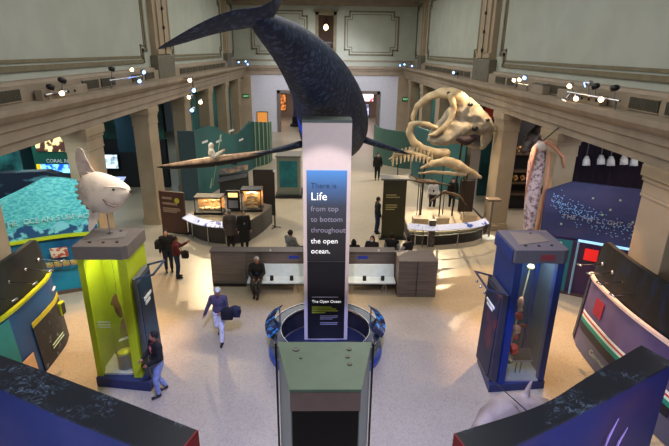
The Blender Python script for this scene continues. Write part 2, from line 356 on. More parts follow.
# corridor things
t = thing('pedestal_statue', 'purple figure on a tall round pedestal seen through the left doorway', 'statue', (-3.15, 54, 0))
link('pedestal', MB().tube([(-3.15, 54, 0), (-3.15, 54, .25), (-3.15, 54, .3), (-3.15, 54, 1)], [.6, .6, .4, .36], 16), dark, t)
o = link('figure', MB().chain([(-3.15, 54, 1), (-3.1, 54, 1.8), (-3.2, 54, 2.6), (-3.15, 54, 2.9)], [.3, .26, .2, .14]), mat('violet_figure', (.34, .28, .52), .5), t); remesh(o, .05)
def signbox(name, label, cat, x0, x1, y, z0, z1, mm, fr=None, th=.08):
    t = thing(name, label, cat, ((x0+x1)/2, y, z0)); link('frame', box((x0-.06, y, z0-.06), (x1+.06, y+th, z1+.06)), fr or black, t)
    link('picture', box((x0, y-.01, z0), (x1, y, z1)), mm, t); return t
signbox('portrait_panel', 'dark panel with a pale face hung high inside the left doorway', 'panel', -4.15, -3.2, 61.9, 2.6, 3.85, mat('portrait', (.85, .70, .62), .6, c2=(.1, .05, .12), scale=2.2, lo=.45, hi=.5, emis=.5))
signbox('lit_shelf', 'warm glowing wall shelf inside the left doorway beside the statue', 'shelf', -5.5, -4.8, 61.9, .8, 2.7, mat('warm_lit', (1, .6, .3), .6, emis=.5, c2=(.3, .12, .05), scale=3))
signbox('lit_display_window', 'bright white and red display window seen through the right doorway', 'display', 3.9, 6.0, 61.9, 2.0, 3.6, mat('shop_window', (1, .9, .95), .6, emis=1.6, c2=(.75, .2, .2), scale=2, lo=.5, hi=.62))
signbox('lower_lit_panel', 'pale lilac lit panel below the display window past the right doorway', 'panel', 4.2, 5.5, 61.9, .1, 1.6, mat('lilac_lit', (.75, .75, .95), .6, emis=.9, c2=(.3, .3, .35), scale=2))
# exit signs, orange panel
def exit_sign(loc, label, face=(0, -1, 0), w=.62, h=.4):
    t = thing('exit_sign', label, 'sign', loc)
    g = mat('exit_green', (.02, .42, .16), .5, emis=.12); x, y, z = loc
    if face[0] == 0:
        link('housing', box((x-w/2, y, z-h/2), (x+w/2, y+.08, z+h/2)), black, t); link('face_panel', box((x-w/2+.03, y-.01, z-h/2+.03), (x+w/2-.03, y, z+h/2-.03)), g, t)
        text('EXIT', (x-w*.36, y-.015, z-h*.22), h*.6, (1, 0, 0), (0, 0, 1), mat('exit_white', (.75, 1, .8), .5, emis=.3), t)
    return t
exit_sign((-7.75, 49.6, 3.55), 'green exit sign high on the far wall beside the left end column'); exit_sign((-7.4, 49.6, .9), 'smaller green exit sign just above the wavy teal partition', w=.5, h=.36)
exit_sign((8.0, 49.6, 3.4), 'green exit sign on the far wall at the right end')
t = thing('exit_sign', 'bright green exit sign mounted on the right column beside the hanging tentacle', 'sign', (7.77, 16.9, 3.3))
link('housing', box((7.74, 16.72, 3.12), (7.8, 17.2, 3.42)), black, t); link('face_panel', box((7.73, 16.75, 3.14), (7.74, 17.17, 3.40)), mat('exit_green2', (.1, .75, .4), .5, emis=.7), t)
text('EXIT', (7.725, 17.13, 3.2), .17, (0, -1, 0), (0, 0, 1), mat('exit_white', (.75, 1, .8), .5, emis=.3), t)
t = signbox('orange_panel', 'small square orange panel on the far wall beyond the teal partition', 'panel', -6.75, -5.75, 49.92, .85, 1.95, mat('orange_sheet', (.95, .62, .28), .6, emis=.15))

# ------------------------------------------------------------------ side bays (built beyond the columns)
def mural_mat(n, a, b, scale=1.5, c=None, rough=.6, lo=.4, hi=.6, stretch=None, emis=0):
    return mat(n, a, rough, c2=b, scale=scale, lo=lo, hi=hi, detail=8, stretch=stretch, emis=emis)
# left: curved ocean surface mural wall
def arc(pts, n=10):   # Catmull-Rom through plan points
    P = [V((*p, 0)) if len(p) == 2 else V(p) for p in pts]; P = [P[0]*2-P[1]]+P+[P[-1]*2-P[-2]]; out = []
    for i in range(1, len(P)-2):
        for k in range(n):
            t = k/n; a, b, c, d = P[i-1:i+3]
            out.append(.5*((2*b)+(c-a)*t+(2*a-5*b+4*c-d)*t*t+(3*b-a-3*c+d)*t**3))
    out.append(P[-2]); return out
lm = arc([(-7.55, 15.42), (-8.4, 15.2), (-9.3, 14.75), (-10.4, 14.05), (-11.5, 13.1)], 6)
t = thing('ocean_mural_wall', 'curved turquoise wall mural lettered The Ocean Surface behind the lime case', 'mural', (-9.3, 14.9, 0))
n = len(lm)
tops = [3.72+.3*math.sin(min(1, i/(n*.35))*PI/2)-max(0, i-n*.35)*.085 for i in range(n)]
link('lower_panel', MB().ribbon(lm, 0, 2.06, .12, -1), mat('teal_panel', (.05, .50, .62), .5, c2=(.05, .22, .42), scale=.5), t)
lm2 = [(p.x-.02, p.y+.03) for p in lm]
link('mural_print', MB().ribbon(lm2, 2.1, tops, .12, -1), mural_mat('ocean_print', (.22, .62, .66), (.42, .78, .76), 9, stretch=(1, 1, 2.2)), t)
link('wave_print', MB().ribbon([(p.x, p.y+.01) for p in lm], 2.12, [2.45+.12*math.sin(i*1.1) for i in range(n)], .02, 1), mural_mat('waves_print', (.08, .28, .45), (.45, .75, .80), 3.5, lo=.48, hi=.56), t)
link('lime_edge', MB().ribbon(lm, 2.04, 2.12, .16, 1), lime, t)
link('skirting', MB().ribbon(lm, 0, .12, .05, 1), mat('brown_skirting', (.35, .28, .24), .6), t)
def text_along(s, P, z, size, m, parent, off=.05, side=1, start=0.0, gap=1.0):
    L = [0]; acc = bmesh.new()
    for i in range(len(P)-1): L.append(L[-1]+(P[i+1]-P[i]).length)
    d = start
    for ch in s:
        if ch != ' ':
            for i in range(len(P)-1):
                if L[i] <= d <= L[i+1]:
                    u = (P[i+1]-P[i]).normalized(); p = P[i]+u*(d-L[i])+V((u.y, -u.x, 0))*off*side
                    text(ch, (p.x, p.y, z), size, u, (0, 0, 1), m, parent, ext=.02, into=acc); break
        d += size*(.78 if ch != ' ' else .5)*gap
    me = bpy.data.meshes.new('lettering'); acc.to_mesh(me); acc.free(); me.materials.append(m); o = bpy.data.objects.new('lettering', me); COL.objects.link(o); o.parent = parent
rev = list(reversed(lm))
lettr = mat('pale_letter', (.62, .80, .80), .6)
text_along('THE OCEAN SURFACE', rev, 2.62, .24, lettr, t, .05, 1, 1.98, .86)
text_along('Blue', rev, .62, .2, mat('blue_letter', (.2, .55, .8), .6), t, .03, 1, 4.3)
# small framed cards on the lower panel
cardm = mat('card_yellow', (.85, .83, .45), .6, c2=(.75, .6, .45), scale=9); cardw = mat('card_red', (.9, .85, .78), .6, c2=(.75, .30, .25), scale=7, lo=.5, hi=.55)
u = V((.9, .33, 0)).normalized(); base = V((-8.95, 14.72, 0))
def card(name, label, s, z, wd, hg, m, group=None):
    p = base+u*s; t = thing(name, label, 'card', (p.x, p.y, z), 0, group)
    link('sheet', MB().slab(p+V((0, 0, z)), u*wd, V((.05, -.12, hg)), V((.02, -.03, 0))), m, t, bevel=.005)
    link('bracket', MB().slab(p+u*wd*.4+V((0, .02, z-.02)), u*.05, V((0, .22, 0)), V((0, 0, .03))), grey, t); return t
card('picture_card', 'larger white card with red print above the row of cards on the teal panel', .1, 1.42, .5, .38, cardw)
for k in range(4):
    card('label_card', ['leftmost', 'second from left', 'third from left', 'rightmost'][k]+' of four small yellow cards on the teal panel', -.08+k*.235, 1.1, .2, .22, cardm, 'yellow cards on the teal panel')
# upper left scenery behind the mural
t = thing('wave_banner', 'large teal breaking-wave picture hanging beyond the ocean mural', 'banner', (-12, 17.5, 3.4))
link('picture', box((-14.5, 17.5, 2.6), (-10.95, 17.6, 5.45)), mural_mat('wave_photo', (.02, .22, .25), (.25, .62, .60), .9, lo=.42, hi=.62), t)
t = thing('rock_relief', 'dark blue sloping relief with pale streaks above the ocean mural', 'relief', (-11, 16.2, 0))
link('slope', MB().ext([(-14, 16.2, 0), (-8.6, 16.2, 0), (-8.6, 16.2, 3.7), (-9.4, 16.2, 3.95), (-11.2, 16.2, 3.85), (-14, 16.2, 3.4)], (0, .4, 0)), mural_mat('rock_print', (.04, .09, .18), (.35, .58, .64), 1.3, lo=.55, hi=.68, stretch=(1, 1, 3)), t)
t = thing('coral_reef_case', 'dark green wall case headed Coral Reefs behind the near left column', 'display', (-10.8, 19.6, 0))
link('body', box((-11.7, 19.6, 0), (-9.2, 20.2, 4.9)), mat('reef_green', (.04, .30, .24), .6), t)
link('lit_window', box((-11.5, 19.55, 3.95), (-9.5, 19.62, 4.75)), mat('reef_lit', (.85, .75, .5), .6, c2=(.2, .10, .08), scale=3, emis=.9, lo=.42, hi=.5), t)
link('screen', box((-11.45, 19.56, 3.08), (-9.5, 19.6, 3.42)), mat('reef_screen', (.05, .25, .95), .5, c2=(.5, .85, .95), scale=4, emis=1.1), t)
link('yellow_strip', box((-11.62, 19.56, 3.08), (-11.45, 19.6, 3.42)), mat('yellow_strip', (.9, .75, .1), .5, emis=.4), t)
text('CORAL REEFS', (-11.2, 19.57, 3.5), .2, (1, 0, 0), (0, 0, 1), white, t)
t = thing('reef_mural', 'dark green underwater mural high in the bay behind the sunfish', 'mural', (-11, 28.6, 2.8))
link('picture', box((-15.5, 28.6, 2.9), (-9.3, 28.75, 5.2)), mural_mat('green_reef', (.02, .16, .14), (.12, .36, .30), .8), t)
t = thing('dark_screen_wall', 'black exhibit wall under the green mural in the left bay', 'exhibit wall', (-12, 29, 0)); link('body', box((-15.5, 28.6, 0), (-9.3, 29, 2.88)), dark, t)
def monitor(x, y, z, wd, hg, label, m):
    t = thing('monitor', label, 'monitor', (x, y, z)); link('housing', box((x-wd/2-.05, y, z-.05), (x+wd/2+.05, y+.12, z+hg+.05)), black, t, bevel=.01); link('screen', box((x-wd/2, y-.012, z), (x+wd/2, y, z+hg)), m, t)
    link('bracket', box((x-.1, y+.12, z), (x+.1, y+.25, z+.2)), black, t); return t
monitor(-12.6, 28.36, 1.2, 1.0, .8, 'glowing pale screen on the black wall beside the person in red', mat('pale_screen', (.75, .85, .9), .5, c2=(.3, .35, .4), scale=2, emis=1.2))
t = thing('reading_desk', 'small lit reading desk in front of the pale screen in the left bay', 'desk', (-11.6, 26.6, 0))
link('top', MB().slab((-12.1, 26.3, .9), (1, 0, 0), (0, .5, .15), (0, 0, .05)), mat('lit_label', (.85, .88, 1), .6, emis=.35, c2=(.5, .6, .9), scale=3), t); link('post', box((-11.7, 26.5, 0), (-11.5, 26.6, .92)), black, t)
t = thing('blue_banner', 'plain dark teal banner hung between the two left columns', 'banner', (-9.1, 24.6, 3.0)); link('cloth', box((-10.2, 24.2, 3.0), (-8.4, 24.28, 5.45)), mat('banner_teal', (.02, .19, .26), .8), t)
# far side bays: teal screens between far columns
for sx, side in ((-1, 'left'), (1, 'right')):
    tm = mat('teal_screen', (.16, .40, .38), .7, c2=(.10, .30, .30), scale=.7)
    for ti, y0 in enumerate((29.4, 35.3, 41.2)):
        t = thing('teal_screen', '%s tall teal screen between the far %s columns' % (('nearest', 'middle', 'farthest')[ti], side), 'screen', (sx*8.6, y0, 0), 0, 'teal screens between far %s columns' % side)
        a, b = sorted((sx*8.5, sx*8.65)); y0 -= .1; link('board', box((a, y0, 0), (b, y0+4.3, 5.4)), tm, t)
        link('post', box((a-.05, y0-.1, 0), (b+.05, y0, 5.4)), white, t)
# teal wavy partitions left and right
tealp = mat('partition_teal', (.14, .36, .36), .6, c2=(.10, .30, .31), scale=.5)
gpan = mat('flute_green', (.24, .38, .34), .6); strip = mat('pale_strip', (.62, .70, .60), .6)
t = thing('wavy_partition', 'teal partition wall with a wavy top behind the left display', 'partition', (-6, 29, 0))
pp = arc([(-6.85, 26.0), (-6.2, 28.6), (-5.5, 31.4), (-4.9, 34.0)], 8)
hh = [3.78, 3.8, 3.82, 3.84, 3.84, 3.82, 3.78, 3.7, 3.58, 3.4, 3.26, 3.12, 3.0, 2.9, 2.84, 2.8, 2.8, 2.84, 2.9, 2.98, 3.06, 3.14, 3.2, 3.22, 3.22]
link('panel', MB().ribbon(pp, 0, hh, .15), tealp, t)
link('end_panel', box((-7.75, 25.9, 0), (-6.85, 26.1, 3.8)), mat('slate_panel', (.24, .33, .36), .6), t)
ln = MB()
for z, s0 in ((3.0, 2), (2.75, 7), (3.1, 12), (2.3, 16)):
    p = pp[s0]; q = pp[s0+2]; d = (q-p).normalized(); ln.slab(p+V((d.y, -d.x, 0))*.02+V((0, 0, z)), (q-p), (0, 0, .12), V((d.y, -d.x, 0))*.01)
link('text_lines', ln, white, t)
pf = arc([(-4.9, 34.1), (-4.5, 34.6), (-4.1, 35.3), (-3.95, 36.2), (-4.0, 37.2)], 5)
def fluted(label, P, z, m, sgn, loc):
    t = thing('fluted_partition', label, 'partition', loc); link('panel', MB().ribbon(P, 0, z, .12, sgn), m, t)
    for i in range(1, len(P)-1, 3):
        link('strip', MB().box((P[i].x-.03, P[i].y-.1, 0), (P[i].x+.03, P[i].y, (z[i] if hasattr(z, '__len__') else z)+.02)), strip, t)
fluted('curved green slatted partition end at the far end of the wavy teal wall', pf, [3.2-.02*i for i in range(len(pf))], gpan, 1, (-4.2, 35.5, 0))
pr_ = arc([(3.9, 37.5), (4.1, 35.9), (4.7, 34.9), (5.5, 34.2), (6.1, 34.0)], 5)
fluted('curved green slatted partition between the far doorway and the whale skull', pr_, 2.6, gpan, -1, (4.6, 35, 0))
t = thing('teal_partition', 'straight teal partition with pale posts behind the skeleton platform', 'partition', (7, 28, 0))
pr2 = arc([(6.0, 32.2), (6.5, 30), (7.2, 27.6), (7.75, 26.1)], 4)
link('panel', MB().ribbon(pr2, 0, 3.3, .12, -1), tealp, t)
for k in (0, 3, 6, 9): link('post', box((pr2[k].x-.05, pr2[k].y-.12, 0), (pr2[k].x+.05, pr2[k].y-.02, 3.3)), strip, t)
t = thing('teal_partition', 'low teal partition closing the bay beyond the small skull', 'partition', (10, 27.4, 0)); link('panel', box((8.9, 27.2, 0), (13, 27.4, 3.6)), mat('partition_teal_dark', (.07, .26, .28), .6), t)

# right twilight mural wall
rm = arc([(7.35, 15.45), (8.2, 15.15), (9.1, 14.65), (10.3, 13.9), (11.5, 12.9)], 6)
t = thing('twilight_mural_wall', 'curved deep blue wall mural lettered The Twilight Zone right of the blue case', 'mural', (9.2, 14.7, 0)); n = len(rm)
link('lower_panel', MB().ribbon(rm, 0, 2.0, .12, 1), mat('twilight_low', (.22, .13, .28), .5, c2=(.16, .10, .22), scale=.6), t)
topz = [3.6+.35*min(1, i/5) for i in range(n)]
rb = [V((p.x+.03, p.y+.04, 0)) for p in rm]
link('mural_print', MB().ribbon(rb, 2.02, topz, .12, 1), mural_mat('twilight_print', (.12, .15, .31), (.22, .21, .37), .5, stretch=(1, 1, 2)), t)
st = MB()
for k in range(240):
    i = random.uniform(1.2, 16); a = rb[int(i)].lerp(rb[int(i)+1], i-int(i)); cz = 3.35-.055*i
    z = cz+random.gauss(0, .17)
    if 2.1 < z < 3.8: st.box((a.x-.012, a.y-.05, z), (a.x+.012, a.y-.03, z+.022))
link('star_speckles', st, mat('star_dots', (.55, .75, .95), .6), t)
for k, (i, z) in enumerate(((9, 3.5), (12, 3.2), (13.5, 3.55), (4, 2.5), (15, 2.9), (11, 3.0))):
    a = rb[int(i)]; o = link('pale_spot', MB().cyl((a.x, a.y-.06, z), (a.x, a.y-.03, z), .035, n=10), strip, t)
text_along('THE TWILIGHT ZONE', rm, 2.72, .21, mat('grey_letter', (.55, .55, .62), .6), t, .04, 1, .6, .95)
link('lit_edge', MB().ribbon(rm[8:], 1.98, 2.05, .06, -1), mat('cyan_edge', (.6, .8, .95), .5, emis=.5), t)
link('teal_panel', MB().ribbon([(p.x, p.y-.03) for p in rm[:8]], .1, 1.98, .02, -1), mural_mat('teal_red_print', (.08, .40, .45), (.50, .16, .26), .7, lo=.52, hi=.64), t)
link('panel_border', MB().box((rm[8].x-.03, rm[8].y-.08, .05), (rm[8].x+.02, rm[8].y-.03, 2.0)), mat('cyan_edge2', (.55, .72, .85), .5), t)
ln = MB()
for z, s in ((1.75, 0), (1.5, 1), (1.3, 1), (1.2, 1)):
    p = rm[2+s]; q = rm[5+s-(s*1)]; d = (q-p).normalized(); ln.slab(p+V((d.y, -d.x, 0))*.05+V((0, 0, z)), (q-p), (0, 0, .07 if s else .14), V((d.y, -d.x, 0))*.01)
link('text_lines', ln, mat('pale_yellow', (.7, .8, .6), .6), t)
link('skirting', MB().ribbon(rm, 0, .1, .05, -1), mat('brown_skirting2', (.3, .2, .22), .6), t)
p = rm[9]; t = thing('red_sign', 'bright red square sign on the dark panel under the twilight mural', 'sign', (p.x+.15, p.y-.25, 1.5))
link('plate', box((p.x-.02, p.y-.28, 1.42), (p.x+.38, p.y-.25, 1.82), R(-30)), mat('bright_red', (.85, .12, .12), .5, emis=.25), t); link('bracket', box((p.x+.15, p.y-.25, 1.55), (p.x+.2, p.y-.02, 1.6)), black, t)
t = thing('blue_card', 'small blue card on a bracket beside the red sign', 'card', (p.x+.5, p.y-.9, 1.3)); link('sheet', box((p.x+.35, p.y-.95, 1.05), (p.x+.53, p.y-.92, 1.55), R(-35)), mat('blue_card', (.2, .42, .75), .5, c2=(.7, .8, .9), scale=9), t); link('bracket', MB().tube([(p.x+.44, p.y-.92, 1.15), (p.x+.3, p.y-.4, 1.3), (p.x+.25, p.y-.05, 1.3)], .015, 6), chrome, t)
# dark upper bay with spot heads
t = thing('dark_curtain', 'dark purple curtain above the twilight mural', 'curtain', (11, 17.2, 0))
mb = MB(); cp = [(8.9+k*.12, 17.2+.06*math.sin(k*1.9)) for k in range(60)]; mb.ribbon(cp, 0, 5.45, .05); link('cloth', mb, mat('purple_cloth', (.11, .05, .14), .9), t)
# spot heads hanging below the aisle ceiling
sp0 = None
for k, x in enumerate((8.95, 9.45, 9.8, 10.25, 10.6, 11.1)):
    if not sp0:
        sp0 = thing('bay_spotlight', '', 'spotlight', (x, 16.3, 4.5), 0, 'white spotlights above the twilight mural')
        link('head', MB().tube([(0, 0, .1), (0, -.03, -.05), (0, -.08, -.22)], [.06, .12, .13], 10), white, sp0, True, False); link('stem', MB().cyl((0, 0, .1), (0, 0, 1.0), .02, n=6), grey, sp0, world=False); o = sp0
    else: o = dup(sp0, (x, 16.3, 4.5+.04*(k % 2)))
    o['label'] = ['first', 'second', 'third', 'fourth', 'fifth', 'sixth'][k]+' from the column in the row of white spotlights above the twilight mural'
# warm shelves in right bay
t = thing('specimen_shelves', 'dark shelving with warm-lit specimens behind the hanging tentacle', 'shelves', (10.2, 24.5, 0))
link('case', MB().box((9.0, 24.8, 0), (12.2, 25.2, 4.9)), dark, t)
for z in (.9, 1.5, 2.1, 3.0): link('shelf', box((9.0, 24.2, z), (12.2, 24.8, z+.07)), mat('shelf_wood', (.30, .24, .17), .6), t)
specm = mat('amber_specimen', (.75, .55, .30), .6, emis=.12, c2=(.25, .15, .10), scale=9, lo=.45, hi=.52)  # faint glow in the specimens stands in for the shelves' warm lights
for k in range(16):
    x = 9.2+(k % 8)*.37; z = (3.07, 1.57)[k // 8]
    o = link('specimen', MB().ell((0, 0, .2), (.13, .12, .12+.08*random.random())), specm, None, True); o.location = (x, 24.5, z); setp(o, '%s amber specimen from the left on the %s lit shelf behind the tentacle' % (ORD[k % 8], ('upper', 'lower')[k//8]), 'specimen', 'amber specimens on the shelves')
t = thing('hanging_model', 'small black dolphin-like model hanging inside the right bay by the shelves', 'model', (9.3, 21.8, 3.9))
o = link('body', MB().chain([(8.9, 21.5, 3.75), (9.3, 21.7, 4.2), (9.7, 21.9, 4.7), (9.9, 22, 5.0)], [.16, .34, .28, .1]).cap((9.3, 21.7, 4.2), (8.8, 21.4, 4.5), .09, .04), mat('dark_model', (.2, .19, .2), .5, c2=(.45, .42, .4), scale=4), t); remesh(o, .06)
link('hang_wire', MB().cyl((9.5, 21.8, 4.6), (9.5, 21.8, 5.5), .012, n=5), black, t)
t = thing('red_banner', 'red and white lettered banner high in the right bay above the skull', 'banner', (9.6, 26.4, 4.4)); link('hanger', box((9.4, 26.53, 5.1), (9.5, 26.57, 5.5)), black, t); link('cloth', box((8.6, 26.5, 4.5), (10.3, 26.6, 5.1)), mat('red_banner', (.70, .20, .12), .7, c2=(.85, .6, .4), scale=3, lo=.52, hi=.6), t)

# ------------------------------------------------------------------ ledge track light clusters
def head(mb, p, d, r=.085, L=.22): p = V(p); d = V(d).normalized(); return mb.tube([p-d*L*.5, p-d*L*.2, p+d*L*.5], [r*.55, r, r], 12)
def cluster(name, label, x, y, z, heads, floor_rail=True):
    t = thing(name, label, 'spotlights', (x, y, z))
    sx = 1 if x > 0 else -1
    n = len(heads); ylo = min(h[1] for h in heads); yhi = max(h[1] for h in heads)
    link('rail', MB().cyl((x, ylo-.25, z), (x, yhi+.25, z), .03, n=8), chrome, t)
    for yy in (ylo-.1, yhi+.1): link('post', MB().cyl((x, yy, 6.45), (x, yy, z), .025, n=8), chrome, t)
    for (hx, hy, hz, mm, d) in heads:
        p = V((hx, hy, hz)); o = link('lamp_head', head(MB(), p, d), chrome if mm else black, t, True)
        link('arm', MB().cyl((x, hy, z), (hx, hy, hz), .015, n=6), chrome, t)
        if mm:
            dd = V(d).normalized(); q = p+dd*.115; link('bulb', MB().tube([q, q+dd*.015], [.075, .07], 12), mm, o)
    return t
cluster('spotlight_cluster', 'spotlight pair with a warm glowing lamp on the near left ledge', -8.0, 15.3, 6.6, [(-7.85, 15.2, 6.63, bulb_w, (.4, -.9, -.3)), (-7.95, 15.5, 6.95, 0, (.5, .6, -.3)), (-7.95, 14.8, 6.8, 0, (.8, .2, -.3))])
cluster('spotlight_cluster', 'cluster of four spotlights with blue-white lamps on the left ledge', -7.95, 21.0, 6.75, [(-7.8, 21.5, 6.62, bulb_b, (.4, -.9, -.4)), (-7.8, 20.8, 7.1, bulb_w, (.4, -.9, -.3)), (-7.8, 22.0, 6.95, bulb_b, (.7, -.6, -.3)), (-7.9, 19.1, 7.15, 0, (.8, .2, -.2))])
cluster('spotlight_cluster', 'blue spotlights at the far left corner of the ledge', -7.8, 48.3, 6.7, [(-7.4, 48, 6.85, bulb_b, (.4, -.9, -.3)), (-7.2, 47.8, 6.6, bulb_b, (.5, -.9, -.3)), (-7.9, 47.2, 6.8, bulb_b, (.3, -.9, -.3))])
cluster('spotlight_cluster', 'blue spotlights at the far right corner of the ledge', 7.8, 48.3, 6.7, [(7.5, 48, 6.75, bulb_b, (-.4, -.9, -.3)), (7.1, 48, 6.65, bulb_b, (-.4, -.9, -.3)), (8.0, 46.8, 6.65, bulb_b, (-.3, -.9, -.3))])
cluster('spotlight_cluster', 'largest spotlight cluster with a bright warm lamp on the near right ledge', 7.95, 14.6, 6.7, [(7.8, 14.05, 6.7, bulb_w, (-.3, -.95, -.2)), (7.8, 15.9, 6.95, bulb_w, (-.6, -.6, -.3)), (7.75, 16.1, 6.45, bulb_w, (-.3, -.9, -.4)), (7.8, 15.4, 6.62, bulb_w, (-.5, -.8, -.4)), (7.9, 15.0, 7.05, bulb_b, (-.7, .3, -.3)), (7.9, 14.6, 7.0, 0, (-.7, .3, -.3)), (7.9, 13.6, 7.02, 0, (-.9, .1, -.2))])
cluster('spotlight_cluster', 'cluster of three small bright spotlights on the right ledge between vents', 7.95, 20.4, 6.7, [(7.85, 20.9, 6.85, bulb_w, (-.4, -.9, -.3)), (7.85, 20.3, 6.9, bulb_w, (-.5, -.8, -.3)), (7.85, 19.8, 7.0, bulb_b, (-.5, -.8, -.3))])
cluster('spotlight_cluster', 'single white spotlight on the ledge above the whale skull', 7.75, 30.3, 6.6, [(7.7, 30.3, 6.75, bulb_b, (-.4, -.9, -.3)), (7.7, 29.6, 6.7, 0, (-.6, .6, -.3))])
t = thing('hanging_spotlights', 'string of bright spotlights hanging in front of the third left column', 'spotlights', (-7.0, 27, 6.6))
link('pole', MB().cyl((-7.0, 27, 4.8), (-7.0, 27, 6.5), .03, n=8), grey, t); link('bracket', MB().cyl((-7.0, 27, 6.42), (-7.6, 27, 6.42), .03, n=8), grey, t)
for (dx, dz, m, d) in ((-.1, 6.35, bulb_w, (.2, -1, -.2)), (.05, 5.85, bulb_b, (.3, -1, -.3)), (-.15, 5.5, bulb_w, (-.3, -1, -.3)), (.35, 5.25, bulb_w, (.3, -1, -.3)), (-.1, 4.85, bulb_b, (0, -1, -.5))):
    p = V((-7.0+dx, 26.9, dz)); o = link('lamp_head', head(MB(), p, d, .13, .3), chrome, t, True); dd = V(d).normalized(); q = p+dd*.155; link('bulb', MB().tube([q, q+dd*.015], [.1, .1], 12), m, o)
for sx, lb in ((-1, 'low metal junction box with row of knobs on the near left ledge'), (1, 'low metal junction box under the large right spotlight cluster')):
    t = thing('ledge_box', lb, 'box', (sx*8.2, 15.4, 6.44)); a, b = sorted((sx*8.28, sx*8.05)); link('housing', box((a, 14.5, 6.44), (b, 17.3, 6.74)), stone, t, bevel=.02)
    for k in range(5): link('knob', MB().ell((sx*8.04, 14.7+k*.42, 6.58), (.04, .04, .04)), black, t)
for (x, y, lb) in ((8.2, 18.9, 'plain grey ledge box beside the three small right spotlights'), ):
    t = thing('ledge_box', lb, 'box', (x, y, 6.44)); link('housing', box((8.0, y-.5, 6.44), (8.3, y+.6, 6.78)), stone, t, bevel=.02); link('lid', box((7.98, y-.52, 6.78), (8.3, y+.62, 6.8)), grey, t)

# ------------------------------------------------------------------ whale
def loft(mb, S, n=28):
    rings = []
    for (c, rx, ry, u) in S:
        rings.append((V(c), rx, ry))
    pts = [V(s[0]) for s in S]; R_ = []
    for i, (c, rx, ry, u) in enumerate(S):
        d = (pts[min(i+1, len(S)-1)]-pts[max(i-1, 0)]).normalized(); a = V((1, 0, 0)); a = (a-d*a.dot(d)).normalized(); b = d.cross(a)
        R_.append([mb.bm.verts.new(V(c)+a*rx*math.cos(2*PI*k/n)+b*ry*math.sin(2*PI*k/n)) for k in range(n)])
    for i in range(len(R_)-1):
        for k in range(n): mb.face([R_[i][k], R_[i][(k+1) % n], R_[i+1][(k+1) % n], R_[i+1][k]])
    mb.face(R_[0][::-1]); mb.face(R_[-1])
whm = mat('whale_skin', (.11, .15, .23), .6, c2=(.28, .34, .44), scale=9, bump=.2, lo=.50, hi=.72, detail=10, spec=.25)
t = thing('whale_model', 'huge dark blue-grey whale model diving behind the title pillar with raised tail', 'whale', (0, 14, 5))
mb = MB(); S = [((-1.2, 9.35, 8.44), .12, .06, 0), ((-1.16, 9.7, 8.36), .24, .2, 0), ((-1.03, 10.2, 8.25), .31, .29, 0), ((-.8, 11.0, 8.05), .43, .45, 0), ((-.57, 11.8, 7.78), .56, .6, 0), ((-.27, 12.9, 7.36), .73, .8, 0), ((-.03, 14.0, 6.85), .90, .98, 0),
     ((.2, 15.3, 6.22), 1.09, 1.12, 0), ((.3, 16.6, 5.62), 1.2, 1.2, 0), ((.32, 17.9, 5.15), 1.26, 1.2, 0), ((.3, 19.2, 4.85), 1.2, 1.1, 0), ((.3, 20.3, 4.7), .95, .9, 0), ((.3, 21.2, 4.6), .6, .6, 0), ((.3, 21.8, 4.55), .15, .2, 0)]
loft(mb, S); o = link('body', mb, whm, t, True); sb = o.modifiers.new('s', 'SUBSURF'); sb.levels = 1; sb.render_levels = 2
# flukes: solid, outline in 3-D
def fluke(mb, outline_top, chord, th):
    # stations: (leading point, trailing point, thickness)
    n = 8; rings = []
    for (le, te, h) in outline_top:
        le, te = V(le), V(te); r = []
        ax = (te-le); nrm = V((0, -.35, 1)).normalized()
        for k in range(n):
            a = 2*PI*k/n; s = .5-.5*math.cos(a); r.append(mb.bm.verts.new(le+ax*s+nrm*h*math.sin(a)*(1-.5*s)))
        rings.append(r)
    for i in range(len(rings)-1):
        for k in range(n): mb.face([rings[i][k], rings[i][(k+1) % n], rings[i+1][(k+1) % n], rings[i+1][k]])
    mb.face(rings[0][::-1]); mb.face(rings[-1])
mb = MB()
fluke(mb, [((-2.98, 9.15, 7.86), (-2.90, 9.05, 7.90), .01), ((-2.5, 9.3, 7.98), (-2.45, 8.75, 8.11), .04), ((-2.1, 9.45, 8.12), (-2.08, 8.65, 8.29), .055), ((-1.7, 9.6, 8.22), (-1.75, 8.65, 8.44), .07), ((-1.35, 9.75, 8.27), (-1.42, 8.75, 8.54), .09), ((-1.12, 9.8, 8.33), (-1.15, 8.95, 8.56), .10),
    ((-.98, 9.85, 8.42), (-.98, 8.9, 8.62), .09), ((-.85, 9.95, 8.62), (-.85, 9.05, 8.72), .07), ((-.8, 10.1, 8.78), (-.8, 9.5, 8.83), .04), ((-.8, 10.2, 8.9), (-.8, 10.0, 8.92), .01)], 0, 0)
o = link('tail_flukes', mb, whm, t, True); sb = o.modifiers.new('s', 'SUBSURF'); sb.levels = 1; sb.render_levels = 2
for sx, P in ((1, [(1.2, 17.2, 5.0), (1.9, 17.3, 4.75), (2.7, 17.4, 4.5), (3.1, 17.6, 4.35)]), (-1, [(-.8, 17.0, 4.8), (-1.4, 17.1, 4.62), (-2.1, 17.2, 4.45), (-2.6, 17.4, 4.36)])):
    o = link('flipper', MB().tube(P, [.42, .36, .26, .05], 12, (1, .3), (0, .1, 1)), whm, t, True)

